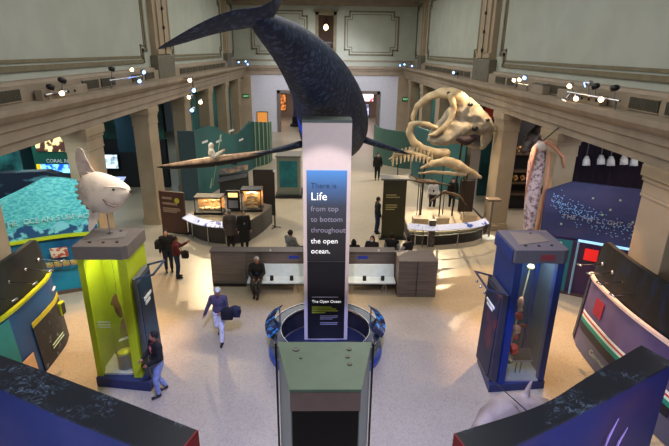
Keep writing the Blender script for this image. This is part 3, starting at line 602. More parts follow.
# kayak with paddler
t = thing('kayak', 'long slim brown skin kayak hanging in the air over the left display', 'boat', (-4.8, 20.5, 3.3))
KP = [(-7.05, 20.3, 3.22), (-6.4, 20.35, 3.25), (-5.6, 20.4, 3.33), (-4.8, 20.5, 3.42), (-4.0, 20.6, 3.52), (-3.2, 20.7, 3.63), (-2.5, 20.8, 3.76), (-2.0, 20.85, 3.85)]
kt = mat('kayak_top', (.62, .50, .40), .6, c2=(.46, .36, .29), scale=5); kb = mat('kayak_hull', (.06, .05, .06), .5)
link('hull', MB().tube([(a, b, c-.06) for a, b, c in KP], [.02, .17, .27, .33, .31, .25, .14, .02], 12, (1, .62), (0, 0, 1)), kb, t, True)
link('deck', MB().tube([(a, b, c) for a, b, c in KP], [.02, .16, .26, .32, .30, .24, .13, .02], 12, (1, .55), (0, 0, 1)), kt, t, True)
t = thing('kayak_paddle', 'thin pale double paddle held upright by the kayak paddler', 'paddle', (-4.5, 20.3, 3.4))
link('shaft', MB().cyl((-4.75, 20.2, 2.4), (-4.3, 20.35, 4.45), .014, n=6), strip, t); link('blade', MB().tube([(-4.42, 20.3, 3.95), (-4.28, 20.35, 4.55)], [.02, .035], 8, (1, .3)), strip, t); link('blade', MB().tube([(-4.75, 20.2, 2.75), (-4.84, 20.18, 2.3)], [.02, .035], 8, (1, .3)), strip, t)

# ------------------------------------------------------------------ title pillar with ring counter
t = thing('title_pillar', 'tall lilac-white pillar with the blue panel that reads There is Life', 'pillar', (.07, 12.6, 0))
pil = mat('pillar_white', (.90, .83, .82), .5, noise=.03)
px0, px1, py0, py1, ph = -.55, .68, 12.1, 12.75, 6.22
link('body', box((px0, py0, .05), (px1, py1, ph)), pil, t, bevel=.015)
link('cap', box((px0, py0, ph), (px1, py1, ph+.07)), mat('grey_green_cap', (.38, .42, .40), .5), t)
mm = bpy.data.materials.new('title_gradient'); mm.use_nodes = True; nt = mm.node_tree; b = nt.nodes['Principled BSDF']; b.inputs['Roughness'].default_value = .5
tc = nt.nodes.new('ShaderNodeTexCoord'); sp = nt.nodes.new('ShaderNodeSeparateXYZ'); cr = nt.nodes.new('ShaderNodeValToRGB'); nt.links.new(tc.outputs['Generated'], sp.inputs[0]); nt.links.new(sp.outputs['Z'], cr.inputs[0]); nt.links.new(cr.outputs[0], b.inputs['Base Color'])
e = cr.color_ramp.elements; e[0].position = 0; e[0].color = (*lin((.16, .15, .16)), 1); e[1].position = 1; e[1].color = (*lin((.34, .60, .88)), 1)
for p_, c_ in ((.35, (.20, .19, .20)), (.62, (.27, .29, .34)), (.82, (.30, .44, .64))): x = e.new(p_); x.color = (*lin(c_), 1)
link('title_panel', box((px0+.1, py0-.03, 2.52), (px1-.1, py0, 5.03)), mm, t)
link('lower_panel', box((px0+.1, py0-.03, .12), (px1-.1, py0, 2.50)), mat('charcoal_panel', (.11, .10, .11), .45), t)
wl = mat('white_letter', (.97, .97, .97), .5, emis=.35); bl = mat('slate_letter', (.17, .28, .42), .5); gl = mat('grey_letter2', (.66, .64, .72), .5); yl = mat('yellow_letter', (.75, .78, .2), .5)
for s, z, sz, m in (('There is', 4.57, .2, bl), ('Life', 4.25, .3, wl), ('from top', 3.95, .2, gl), ('to bottom', 3.66, .2, gl), ('throughout', 3.36, .2, gl), ('the open', 3.05, .2, wl), ('ocean.', 2.76, .2, wl)):
    text(s, (px0+.2, py0-.035, z), sz, (1, 0, 0), (0, 0, 1), m, t)
text('The Open Ocean', (px0+.22, py0-.035, 1.27), .115, (1, 0, 0), (0, 0, 1), wl, t)
for (x0, x1, z, m) in ((.22, .95, 1.43, gl), (.22, .78, 1.12, yl), (.22, .9, 1.06, yl), (.22, .95, 1.0, yl), (.22, .6, .94, yl), (.45, .95, .84, gl), (.45, .93, .79, gl), (.45, .8, .74, gl), (.45, .95, .62, gl), (.45, .93, .57, gl)):
    link('text_line', box((px0+x0, py0-.034, z), (px0+x1, py0-.03, z+.025)), m, t)
# ring counter
t = thing('ring_counter', 'round glass-edged counter ring circling the foot of the title pillar', 'counter', (.05, 11.1, 0))
cx, cy, rr = .05, 11.75, 1.5
def ringpts(r, a0=0, a1=2*PI, n=48): return [V((cx+r*math.cos(a0+(a1-a0)*k/n), cy+r*math.sin(a0+(a1-a0)*k/n), 0)) for k in range(n+1)]
mb = MB(); mb.ribbon(ringpts(rr*.92), .05, .62, .1); link('base_ring', mb, mat('ring_base', (.16, .17, .22), .4), t)
mb = MB(); n = 48
for rad, z in ((rr, .62),): 
    A = ringpts(rr*.82); B = ringpts(rr*1.02)
    for k in range(n): mb.hexa([(*A[k].xy, .62), (*B[k].xy, .62), (*B[k+1].xy, .62), (*A[k+1].xy, .62), (*A[k].xy, .66), (*B[k].xy, .66), (*B[k+1].xy, .66), (*A[k+1].xy, .66)])
link('counter_top', mb, mat('dark_glass_top', (.16, .20, .26), .15), t)
link('silver_rim', MB().ribbon(ringpts(rr*1.02), .6, .68, .02), chrome, t); link('inner_rim', MB().ribbon(ringpts(rr*.82), .62, .68, .015), chrome, t)
link('glass_band', MB().ribbon(ringpts(rr*1.03), .1, .62, .012), GLASS, t)
link('foot_ring', MB().ribbon(ringpts(rr*1.05), 0, .1, .14), mat('ring_blue', (.25, .33, .6), .35), t)
link('hub_floor', MB().prism([(v.x, v.y) for v in ringpts(rr*.82)[:-1]], 0, .05), mat('hub_blue', (.12, .15, .27), .4), t)
for s, a in ((-1, PI), (1, 0)):
    mb = MB(); A = ringpts(rr*.93, a-.5, a+.5, 8); B = ringpts(rr*1.1, a-.46, a+.46, 8)
    for k in range(8): mb.hexa([(*A[k].xy, .98), (*B[k].xy, .8), (*B[k+1].xy, .8), (*A[k+1].xy, .98), (*A[k].xy, 1.01), (*B[k].xy, .83), (*B[k+1].xy, .83), (*A[k+1].xy, 1.01)])
    link('label_rail', mb, mat('rail_screen', (.05, .08, .20), .25, c2=(.15, .5, .75), scale=5, emis=.15, lo=.5, hi=.62), t)
    for k in (1, 7): link('rail_post', MB().cyl((*A[k].xy, .6), (*A[k].xy, .98), .02, n=6), chrome, t)

# foreground pylon
t = thing('foreground_pylon', 'tall wedge pylon with a greenish flat top and black front, nearest the balcony', 'pylon', (0, 5, 0))
tz = 4.3; B_ = [(-.6, 5.5), (.63, 5.5), (.43, 4.55), (-.38, 4.55)]
link('top', MB().prism([(B_[0][0], B_[0][1]), (B_[3][0], B_[3][1]), (B_[2][0], B_[2][1]), (B_[1][0], B_[1][1])], tz-.04, tz), mat('green_top', (.38, .47, .40), .35, noise=.1, scale=3), t)
mb = MB(); mb.hexa([(-.59, 5.48, 0), (-.37, 4.57, 0), (.42, 4.57, 0), (.62, 5.48, 0), (-.59, 5.48, tz-.04), (-.37, 4.57, tz-.04), (.42, 4.57, tz-.04), (.62, 5.48, tz-.04)]); link('body', mb, mat('pylon_side', (.47, .50, .50), .4), t)
link('brown_band', box((-.375, 4.54, tz-.29), (.425, 4.57, tz-.04)), mat('brown_band', (.50, .41, .40), .5), t)
link('front_panel', box((-.355, 4.54, .1), (.405, 4.57, tz-.30)), mat('black_panel', (.055, .05, .09), .35), t)
for x, y, r in ((-.35, 5.33, .045), (.33, 5.33, .03), (.3, 5.17, .03), (.32, 5.02, .03), (-.28, 5.15, .02)): link('fixing', MB().cyl((x, y, tz), (x, y, tz+.012), r, n=12), grey, t)
for x in (-.62, .65): link('edge_strip', box((x-.012, 5.46, 0), (x+.012, 5.52, tz)), black, t)

# ------------------------------------------------------------------ bench block
wood = mat('grey_wood', (.46, .42, .41), .5, c2=(.37, .33, .32), scale=2.5, stretch=(.5, 1, 9), lo=.35, hi=.7)
benchw = mat('bench_white', (.82, .88, .92), .35)
t = thing('bench_wall', 'long grey wood divider with a solid block at each end behind the white benches', 'divider', (0, 15.8, 0))
link('back_wall', box((-2.72, 15.62, 0), (2.5, 15.95, 1.3)), wood, t, bevel=.01)
link('end_block', box((-3.92, 15.58, 0), (-2.72, 15.98, 1.3)), wood, t, bevel=.01)
link('end_block', box((2.5, 14.78, 0), (3.8, 15.75, 1.33)), wood, t, bevel=.01)
link('base_strip', box((-3.9, 15.54, 0), (-2.72, 15.58, .1)), black, t); link('door_line', box((3.12, 14.765, .05), (3.14, 14.78, 1.3)), black, t)
link('ledge', box((-3.95, 15.55, 1.3), (2.5, 16.0, 1.33)), mat('ledge_top', (.30, .27, .27), .4), t)
for (x, lb) in ((-1.05, 0), (1.35, 1)): link('blue_label', box((x-.17, 15.6, 1.05), (x+.17, 15.62, 1.15)), mat('blue_label', (.1, .2, .6), .5, emis=.1), t)
for x in (-1.85, .3, 1.9): link('spot_stud', MB().ell((x, 15.62, 1.35), (.03, .03, .05)), white, t)
def bench(x0, x1, label):
    t = thing('white_bench', label, 'bench', ((x0+x1)/2, 15.2, 0))
    link('seat', MB().slab((x0, 14.9, .42), (x1-x0, 0, 0), (0, .5, -.01), (0, 0, .06)), benchw, t, bevel=.01)
    link('backrest', MB().slab((x0, 15.4, .46), (x1-x0, 0, 0), (0, .14, .42), (0, .03, 0)), benchw, t, bevel=.01)
    for x in (x0+.35, x1-.35):
        for dx in (-.1, .1): link('leg', MB().cyl((x, 15.15, .43), (x+dx, 15.0+abs(dx), 0), .018, n=6), chrome, t)
    for k in range(2):
        x = x0+(x1-x0)*(.42+.34*k)
        a = link('armrest', MB().box((x-.06, 15.02, .48), (x+.06, 15.1, .66)), black, t, bevel=.02); 
    return t
bench(-2.6, -.62, 'long white bench left of the title pillar with a man seated on it'); bench(.62, 2.45, 'long white bench right of the title pillar, empty')

# ------------------------------------------------------------------ tall display cases
def hood(t, x0, x1, y0, y1, z0, z1, m, cut=.12, fixm=grey):
    mb = MB(); P = [(x0, y0), (x1-cut, y0), (x1, y0+cut*.6), (x1, y1), (x0, y1)]; mb.prism(P, z0, z1); link('hood', mb, m, t, bevel=.01)
    # thin flat patch on top, slightly paler than the hood
    link('hood_patch', MB().ext([(x0+.18, y0+.3, z1), (x1-.25, y0+.55, z1), (x1-.3, y1-.25, z1), (x0+.25, y1-.15, z1)], (0, 0, .012)), mat('hood_pale', (.43, .40, .39), .5), t)
    for fx, fy in ((.25, .2), (.5, .2), (.75, .22), (.6, .8)): link('vent_cap', MB().cyl((x0+(x1-x0)*fx, y0+(y1-y0)*fy, z1), (x0+(x1-x0)*fx, y0+(y1-y0)*fy, z1+.02), .035, n=10), dark, t)
hoodm = mat('hood_brown', (.40, .36, .34), .45)
# lime case
t = thing('lime_display_case', 'tall lime green glass display case carrying the sunfish, grey hood on top', 'display case', (-4.9, 10.6, 0))
x0, x1, y0, y1 = -5.56, -4.42, 10.12, 11.28
link('base', MB().prism([(x0-.02, y0), (-4.2, 9.92), (-4.16, 10.3), (-4.4, y1), (x0-.02, y1)], 0, .26), navy, t, bevel=.015)
link('inner_floor', box((x0+.05, y0+.12, .26), (x1-.05, y1-.05, .30)), mat('case_floor', (.85, .80, .70), .5), t)
link('post', box((x0, y0+.06, .26), (x0+.14, y0+.22, 3.42)), lime, t); link('post', box((x1-.22, y0+.0, .26), (x1-.02, y0+.14, 3.42)), lime, t)
link('side_panel', box((x0, y0+.22, .26), (x0+.06, y1, 3.42)), lime, t); link('side_panel', box((x1-.08, y0+.14, .26), (x1-.02, y1, 3.42)), lime, t)
link('back_post', box((x0, y1-.12, .26), (x0+.5, y1, 3.42)), lime, t)
link('glass_front', box((x0+.14, y0+.1, .3), (x1-.22, y0+.115, 3.42)), GLASS, t)
hood(t, x0-.03, x1+.03, y0-.02, y1+.02, 3.42, 3.74, hoodm)
# text lines on glass
mb = MB()
for z in (1.75, 1.68, 1.61): mb.box((x0+.2, y0+.09, z), (x0+.5, y0+.095, z+.025))
link('text_lines', mb, white, t)
# sign slab on its right side
link('sign_slab', MB().hexa([(-4.40, 10.2, .26), (-4.22, 10.1, .26), (-4.2, 11.0, .26), (-4.40, 11.0, .26), (-4.40, 10.2, 2.9), (-4.28, 10.12, 2.9), (-4.28, 11.0, 2.9), (-4.40, 11.0, 2.9)]), mat('slab_grey', (.40, .40, .43), .4, .3), t)
link('sign_face', MB().hexa([(-4.22, 10.16, .35), (-4.205, 10.16, .35), (-4.185, 10.94, .35), (-4.2, 10.94, .35), (-4.28, 10.16, 2.8), (-4.26, 10.16, 2.8), (-4.26, 10.94, 2.8), (-4.28, 10.94, 2.8)]), mat('slab_teal', (.05, .22, .30), .4, c2=(.02, .10, .16), scale=1.2), t)
mb = MB(); 
for z, a, b in ((2.25, .25, .7), (2.12, .3, .6)): mb.box((-4.245, 10.1+a, z), (-4.225, 10.1+b, z+.08))
link('slab_heading', mb, white, t)
def handle_frame(t, P0, P1, d, m):
    a, b = V(P0), V(P1); d = V(d); link('rail_frame', MB().tube([a, a+d], .025, 6).tube([a+d, b+d], .03, 6).tube([b+d, b], .025, 6), m, t)
handle_frame(t, (-4.3, 10.15, 2.92), (-4.3, 10.95, 2.92), (.42, 0, .12), mat('handle_blue', (.30, .36, .50), .3, .6))
def case_light(x, y, z, e, c=(1, .93, .8)):
    l = bpy.data.lights.new('case_light', 'AREA'); l.size = .5; l.energy = e; l.color = c; o = bpy.data.objects.new('case_light', l); COL.objects.link(o); o.location = (x, y, z)
case_light(-4.97, 10.6, 3.38, 12); case_light(4.9, 10.5, 3.40, 16, (.85, .93, 1))  # fill lights added under both hoods to brighten the case interiors
# contents of lime case
o = thing('squid_model', 'small brown squid model hanging inside the lime case', 'model', (-4.98, 10.6, 1.9))
q = link('mantle', MB().chain([(-5.02, 10.6, 2.3), (-5.04, 10.6, 2.1), (-5.0, 10.6, 1.85), (-4.96, 10.6, 1.7)], [.035, .08, .085, .05]), mat('squid_brown', (.52, .36, .22), .5), o); remesh(q, .02)
for k in range(5): link('tentacle', MB().tube([(-4.91, 10.6, 1.66), (-4.93+.04*k-.08, 10.57, 1.4), (-4.88+.05*k-.12, 10.58, 1.1)], [.025, .018, .008], 6), mat('squid_pale', (.72, .58, .42), .5), o)
link('fin', MB().tube([(-5.11, 10.6, 2.0), (-5.06, 10.6, 2.25)], [.07, .02], 8, (1, .3)), mat('squid_brown', (0, 0, 0)), o)
link('hang_wire', MB().cyl((-4.98, 10.6, 2.38), (-4.98, 10.6, 3.42), .006, n=5), chrome, o)
o = thing('specimen_drum', 'grey metal drum with a yellow top on the floor of the lime case', 'drum', (-4.98, 10.55, .3))
link('body', MB().tube([(-4.98, 10.55, .30), (-4.98, 10.55, .32), (-4.98, 10.55, .7), (-4.98, 10.55, .72)], [.2, .19, .19, .21], 20), mat('drum_grey', (.45, .45, .43), .35, .5), o, False)
link('rim', MB().ribbon([(-4.98+.21*math.cos(a*PI/10), 10.55+.21*math.sin(a*PI/10)) for a in range(21)], .7, .75, .02), chrome, o); link('yellow_top', MB().tube([(-4.98, 10.55, .72), (-4.98, 10.55, .75), (-4.99, 10.55, .78)], [.17, .15, .05], 14), mat('bright_yellow', (.92, .88, .1), .5), o)
o = thing('black_box', 'black plinth box behind the drum in the lime case', 'box', (-4.8, 11.0, .3)); link('body', box((-5.0, 10.9, .3), (-4.62, 11.15, .95)), mat('box_charcoal', (.18, .17, .17), .5), o, bevel=.01); link('lid', box((-5.02, 10.88, .95), (-4.6, 11.17, .98)), grey, o)
o = thing('label_plate', 'small pale label plate on a rod above the drum', 'label', (-4.95, 10.5, 1.0)); link('plate', MB().slab((-5.08, 10.5, 1.02), (.26, .02, .1), (0, .1, .02), (0, 0, .01)), white, o); link('rod', MB().cyl((-4.95, 10.62, .3), (-4.95, 10.55, 1.05), .01, n=6), chrome, o)

# blue case
t = thing('blue_display_case', 'tall royal blue glass display case with grey hood and a strip of red specimens', 'display case', (4.85, 10.6, 0))
x0, x1, y0, y1 = 4.30, 5.46, 9.95, 11.2
hb = mat('hood_slate', (.34, .33, .38), .45)
link('base', MB().prism([(4.06, 9.85), (5.5, 10.0), (5.5, 11.2), (4.16, 11.15)], 0, .22), navy, t, bevel=.015)
link('post', box((x0, y0-.02, .22), (x0+.16, y0+.12, 3.44)), blue, t); link('post', box((x1-.15, y0+.05, .22), (x1, y0+.19, 3.44)), blue, t)
link('side_panel', box((x0, y0+.12, .22), (x0+.06, y1, 3.44)), blue, t); link('post', box((x1-.14, y1-.14, .22), (x1, y1, 3.44)), blue, t)
link('back_panel', box((x0+.5, y1-.05, .22), (x1-.14, y1, 3.44)), mat('case_back_blue', (.08, .20, .36), .5), t)
link('inner_floor', box((x0+.06, y0+.05, .22), (x1-.05, y1-.05, .26)), mat('case_floor2', (.62, .60, .58), .5), t)
link('glass_front', box((x0+.16, y0+.06, .26), (x1-.15, y0+.075, 3.44)), GLASS, t); link('side_panel', box((x1-.04, y0+.19, .26), (x1-.01, y1-.14, 3.44)), mat('slate_reflection', (.24, .29, .34), .3), t)  # right side glass made opaque, its dark slate reflection put into the colour
hood(t, x0-.03, x1+.03, y0-.03, y1+.03, 3.44, 3.76, hb)
link('hood_blue_side', box((x0-.05, y0+.1, 3.4), (x0-.03, y1+.03, 3.7)), blue, t); link('red_light', box((x1-.62, y0-.045, 3.52), (x1-.3, y0-.03, 3.66)), mat('dull_red', (.5, .16, .2), .5), t)
link('sign_slab', MB().hexa([(4.08, 9.98, .22), (4.28, 9.98, .22), (4.28, 11.05, .22), (4.08, 11.05, .22), (4.14, 9.98, 2.6), (4.28, 9.98, 2.6), (4.28, 11.05, 2.6), (4.14, 11.05, 2.6)]), mat('slab_slate', (.26, .26, .32), .35, .3), t)
link('sign_face', MB().hexa([(4.06, 10.05, .3), (4.08, 10.05, .3), (4.08, 10.98, .3), (4.06, 10.98, .3), (4.12, 10.05, 2.5), (4.14, 10.05, 2.5), (4.14, 10.98, 2.5), (4.12, 10.98, 2.5)]), mural_mat('slab_print', (.06, .08, .2), (.45, .12, .15), 1.1, lo=.55, hi=.7), t)
mb = MB()
for z, a, b in ((2.05, .2, .75), (1.95, .3, .7)): mb.box((4.09, 10.1+a, z), (4.11, 10.1+b, z+.06))
link('slab_heading', mb, white, t)
handle_frame(t, (4.2, 10.0, 2.62), (4.2, 11.0, 2.62), (-.42, 0, .12), mat('handle_slate', (.30, .33, .45), .3, .6))
for k in range(3): link('knob', MB().ell((3.74, 10.1+k*.3, 2.62), (.035, .035, .035)), chrome, t)
redm = mat('red_specimen', (.80, .20, .14), .5); pinkm = mat('peach_specimen', (.90, .62, .48), .5)
x, y = 4.72, 10.3
for k, (z, rx, rz, mm_, lb) in enumerate(((2.25, .07, .16, pinkm, 'topmost peach pointed specimen'), (1.92, .09, .07, redm, 'upper red rounded specimen'), (1.55, .1, .08, pinkm, 'middle peach specimen'), (1.32, .05, .05, redm, 'smallest dark red specimen'), (1.0, .12, .09, redm, 'largest lower red specimen'), (.78, .06, .06, redm, 'small red specimen just above the bottom one'), (.66, .14, .05, mat('cream_specimen', (.88, .82, .6), .5), 'bottom cream flat specimen'))):
    o = link('jelly_specimen', MB().ell((x, y, z), (rx, rx, rz)), mm_, None, True); setp(o, lb+' in the vertical string inside the blue case', 'specimen', 'sea specimens in the blue case')
    q = link('frill', MB().tube([(x, y, z-rz*.6), (x+.02, y, z-rz*1.3)], [rx*.6, rx*.9], 10), mm_, o)
o = thing('stalk_model', 'tall thin pale stalk with a knob end standing in the blue case', 'model', (4.8, 10.6, .26)); link('stalk', MB().tube([(4.72, 10.6, .26), (4.82, 10.6, 1.5), (4.95, 10.6, 3.0)], [.02, .02, .018], 8), mat('cream_specimen', (0, 0, 0)), o); link('knob', MB().ell((4.97, 10.6, 3.05), (.09, .07, .07)), mat('cream_specimen', (0, 0, 0)), o, True)
o = thing('small_red_model', 'lone dark red specimen on a rod beside the pale stalk', 'specimen', (5.0, 10.6, 1.4)); link('body', MB().tube([(4.92, 10.6, 1.42), (5.0, 10.6, 1.45), (5.1, 10.6, 1.42)], [.04, .06, .04], 8), mat('deep_red', (.45, .08, .08), .5), o, True); link('rod', MB().cyl((5.0, 10.6, .26), (5.0, 10.6, 1.42), .01, n=6), chrome, o)
o = thing('label_monitor', 'black tilted screen on two posts at the bottom of the blue case', 'monitor', (4.9, 10.2, .26))
link('screen', MB().slab((4.68, 10.13, .738), (.46, .02, 0), (0, .24, .16), (0, 0, .03)), mat('screen_black', (.06, .06, .07), .3), o, bevel=.005); link('bezel', MB().slab((4.65, 10.11, .70), (.52, .02, 0), (0, .28, .187), (0, 0, .015)), grey, o)
for xx in (4.85, 4.97): link('post', MB().cyl((xx, 10.3, .26), (xx, 10.28, .82), .015, n=6), black, o)

# ------------------------------------------------------------------ sunfish on the lime case
fm = mat('sunfish_skin', (.86, .78, .70), .55, c2=(.62, .54, .48), scale=3, bump=.15, lo=.5, hi=.8)
t = thing('sunfish_model', 'pale pinkish ocean sunfish model standing on a rod over the lime case', 'fish', (-5.1, 10.9, 3.75))
outl = [(-4.44, 4.80), (-4.47, 4.90), (-4.60, 5.02), (-4.78, 5.13), (-4.97, 5.20), (-5.15, 5.25), (-5.34, 5.22), (-5.50, 5.14), (-5.60, 4.98), (-5.64, 4.80), (-5.62, 4.62), (-5.52, 4.44), (-5.36, 4.32), (-5.14, 4.25), (-4.94, 4.27), (-4.78, 4.35), (-4.64, 4.48), (-4.53, 4.63), (-4.46, 4.73)]
c0 = V((-5.05, 4.76)); mb = MB(); K = 7; rings = []
fine = []
for i in range(len(outl)):
    a, b = V(outl[i]), V(outl[(i+1) % len(outl)]); fine += [a, a.lerp(b, .5)]
for sgn in (-1, 1):
    R_ = []
    for j in range(K):
        s = math.cos(j/(K)*PI/2) if j else 1.0; th = .20*math.sin(j/K*PI/2)
        R_.append([mb.bm.verts.new((c0.x+(p.x-c0.x)*s, 10.9+sgn*(th+.015), c0.y+(p.y-c0.y)*s)) for p in fine])
    cvv = mb.bm.verts.new((c0.x, 10.9+sgn*.21, c0.y)); rings.append(R_[0])
    for j in range(K-1):
        for k in range(len(fine)): mb.face([R_[j][k], R_[j][(k+1) % len(fine)], R_[j+1][(k+1) % len(fine)], R_[j+1][k]])
    for k in range(len(fine)): mb.face([R_[-1][k], R_[-1][(k+1) % len(fine)], cvv])
for k in range(len(fine)): mb.face([rings[0][k], rings[0][(k+1) % len(fine)], rings[1][(k+1) % len(fine)], rings[1][k]])
o = link('body', mb, fm, t, True); sb = o.modifiers.new('s', 'SUBSURF'); sb.levels = 1; sb.render_levels = 1
def finmesh(P, th=.035):
    mb = MB(); mb.ext([(x, 10.9-th/2, z) for x, z in P], (0, th, 0)); return mb
fg = mat('fin_grey', (.58, .50, .46), .6, c2=(.70, .62, .56), scale=4)
link('dorsal_fin', finmesh([(-5.14, 5.15), (-5.25, 5.35), (-5.33, 5.55), (-5.38, 5.74), (-5.43, 5.80), (-5.50, 5.79), (-5.55, 5.70), (-5.58, 5.52), (-5.57, 5.32), (-5.54, 5.12), (-5.45, 5.0), (-5.25, 5.0)]), fg, t, bevel=.015)
link('anal_fin', finmesh([(-5.50, 4.46), (-5.47, 4.25), (-5.52, 4.05), (-5.56, 3.85), (-5.53, 3.79), (-5.45, 3.86), (-5.33, 4.02), (-5.24, 4.2), (-5.22, 4.33), (-5.35, 4.5)]), fm, t, bevel=.015)
mb = MB()
for k in range(9):
    a = R(118+k*15.5); x, z = c0.x+.60*math.cos(a), c0.y+.50*math.sin(a)
    mb.cap((x+.06, 10.9, z-(.04*math.sin(a))), (x-.03, 10.9, z+.02*math.sin(a)), .065, .045, 8)
o = link('tail_frill', mb, fg, t); remesh(o, .02, 2)
link('eye', MB().ell((-4.76, 10.73, 4.87), (.035, .02, .035)), black, t, True); link('mouth', MB().ell((-4.44, 10.88, 4.79), (.03, .05, .035)), black, t, True)
link('pectoral_fin', MB().tube([(-5.0, 10.67, 4.66), (-4.9, 10.64, 4.56), (-4.78, 10.65, 4.5), (-4.66, 10.7, 4.50)], [.02, .04, .035, .01], 8, (1, .5)), mat('fin_crease_shade', (.34, .28, .26), .6), t, True)  # fin coloured dark to paint the shaded crease on the cheek
link('brow_ridge', MB().tube([(-4.95, 10.69, 4.93), (-4.8, 10.69, 4.95), (-4.62, 10.74, 4.93), (-4.5, 10.8, 4.88)], [.008, .02, .02, .01], 6), fm, t, True)
link('rod', MB().cyl((-5.06, 10.9, 3.74), (-5.06, 10.9, 4.35), .018, n=8), chrome, t); link('rod_foot', MB().cyl((-5.06, 10.9, 3.74), (-5.06, 10.9, 3.76), .06, n=12), chrome, t)

# ------------------------------------------------------------------ curved side booths
def booth(sx, t, front, rimm, backm, topm, stripm):
    P = [(-sx*-1*a, b) for a, b in [(7.62, 12.55), (7.48, 12.0), (7.40, 11.2), (7.36, 10.4), (7.42, 9.5), (7.6, 8.4), (7.85, 7.2)]]
    P = [(sx*a, b) for a, b in [(7.62, 12.5), (7.47, 12.0), (7.40, 11.2), (7.37, 10.4), (7.42, 9.5), (7.54, 8.4), (7.66, 7.5)]]
    A = arc(P, 6); n = len(A)
    # front wall leaning outwards at the top
    mb = MB(); lo = [(p.x-sx*.22, p.y-.1) for p in A]; out = -1
    for i in range(n-1):
        mb.hexa([(lo[i][0], lo[i][1], 0), (lo[i+1][0], lo[i+1][1], 0), (lo[i+1][0]+sx*.3, lo[i+1][1], 0), (lo[i][0]+sx*.3, lo[i][1], 0), (A[i].x, A[i].y, 1.96), (A[i+1].x, A[i+1].y, 1.96), (A[i+1].x+sx*.1, A[i+1].y, 1.96), (A[i].x+sx*.1, A[i].y, 1.96)])
    link('front_wall', mb, front, t)
    mb = MB()
    for i in range(n-1): mb.hexa([(A[i].x-sx*.04, A[i].y, 1.96), (A[i+1].x-sx*.04, A[i+1].y, 1.96), (A[i+1].x+sx*.06, A[i+1].y, 1.96), (A[i].x+sx*.06, A[i].y, 1.96), (A[i].x-sx*.04, A[i].y, 2.03), (A[i+1].x-sx*.04, A[i+1].y, 2.03), (A[i+1].x+sx*.06, A[i+1].y, 2.03), (A[i].x+sx*.06, A[i].y, 2.03)])
    link('rim', mb, rimm, t)
    # back canopy: dark curved wall rising behind the rim, rounded at its far end
    B = [V((p.x+sx*(.08+.04*i/n), p.y, 0)) for i, p in enumerate(A)]
    zt = [2.05+1.1*math.sin(min(1, (i+.6)/7)*PI/2) for i in range(n)]
    link('back_wall', MB().ribbon(B, .0, zt, .12, 1 if sx > 0 else -1), backm, t)
    return A, lo
ldm = mural_mat('reef_dark_print', (.03, .07, .14), (.07, .16, .26), 1.0)
t = thing('left_booth', 'curved dark booth with a lime rim and navy front at the lower left edge', 'booth', (-7.5, 10.8, 0))
A, lo = booth(-1, t, mat('booth_blue', (.08, .30, .50), .5, c2=(.06, .20, .42), scale=.8), lime, mural_mat('booth_back', (.05, .07, .08), (.14, .17, .17), .9), None, None)
def on_front(A, lo, i, z, sx, off=.012):
    f = z/1.96; x = lo[i][0]*(1-f)+A[i].x*f; y = lo[i][1]*(1-f)+A[i].y*f; return V((x-sx*off, y, z))
def patch(A, lo, i0, i1, z0, z1, sx, m, name, t, off=.02, zf=None):
    mb = MB()
    for i in range(i0, i1):
        za, zb = (z0, z1) if not zf else zf(i); zc, zd = (z0, z1) if not zf else zf(i+1)
        a, b, c, d = on_front(A, lo, i, za, sx, off), on_front(A, lo, i+1, zc, sx, off), on_front(A, lo, i+1, zd, sx, off), on_front(A, lo, i, zb, sx, off)
        e = V((sx*.015, 0, 0)); mb.hexa([a, b, c, d, a+e, b+e, c+e, d+e])
    return link(name, mb, m, t)
patch(A, lo, 0, 15, .02, 1.25, -1, mural_mat('bubble_print', (.07, .08, .12), (.35, .38, .42), 5, lo=.60, hi=.68), 'picture_panel', t, .03)
patch(A, lo, 0, 15, 1.25, 1.38, -1, mat('yellow_band', (.72, .68, .12), .5), 'yellow_band', t, .035)
patch(A, lo, 20, 24, .3, 1.9, -1, mat('light_teal_panel', (.15, .5, .5), .5), 'teal_patch', t, .03)
patch(A, lo, 17, 20, .25, .75, -1, mat('peach_card', (.85, .66, .48), .5), 'peach_patch', t, .04)
mb = MB()
for z in (.42, .34): 
    a = on_front(A, lo, 6, z, -1, .05); b = on_front(A, lo, 11, z, -1, .05); link('text_line', MB().tube([a, b], .02, 4), strip, t)
a = on_front(A, lo, 2, 1.62, -1, .05); b = on_front(A, lo, 5, 1.62, -1, .05); link('heading_line', MB().tube([a, b], .03, 4), white, t)
t2 = thing('corner_label', 'small yellow-rimmed black touch label on the end of the left booth', 'label', (-7.35, 12.45, 1)); link('frame', box((-7.45, 12.2, .75), (-7.34, 12.42, 1.15)), lime, t2, bevel=.02); link('face_panel', box((-7.34, 12.23, .79), (-7.325, 12.39, 1.11)), dark, t2)
def arm_lamp(x, y, z, dx, label, grp):
    t = thing('arm_lamp', label, 'lamp', (x, y, z), 0, grp)
    link('arm', MB().tube([(x, y, z), (x+dx, y-.1, z+.02)], .014, 6), chrome, t); link('mount', MB().ell((x, y, z), (.05, .05, .05)), chrome, t, True)
    link('lamp_head', MB().tube([(x+dx, y-.2, z+.02), (x+dx, y+.0, z+.0)], [.025, .032], 8), chrome, t, True); return t
nm = ['farthest', 'second farthest', 'third farthest', 'nearest visible']
for k, yy in enumerate((11.9, 11.3, 10.6, 9.8)): arm_lamp(-7.50, yy, 2.62, .68, nm[k]+' chrome arm lamp on the dark left booth', 'arm lamps on the left booth')
t = thing('right_booth', 'curved dark booth with a pale pink rim and purple front at the right edge', 'booth', (7.5, 10.8, 0))
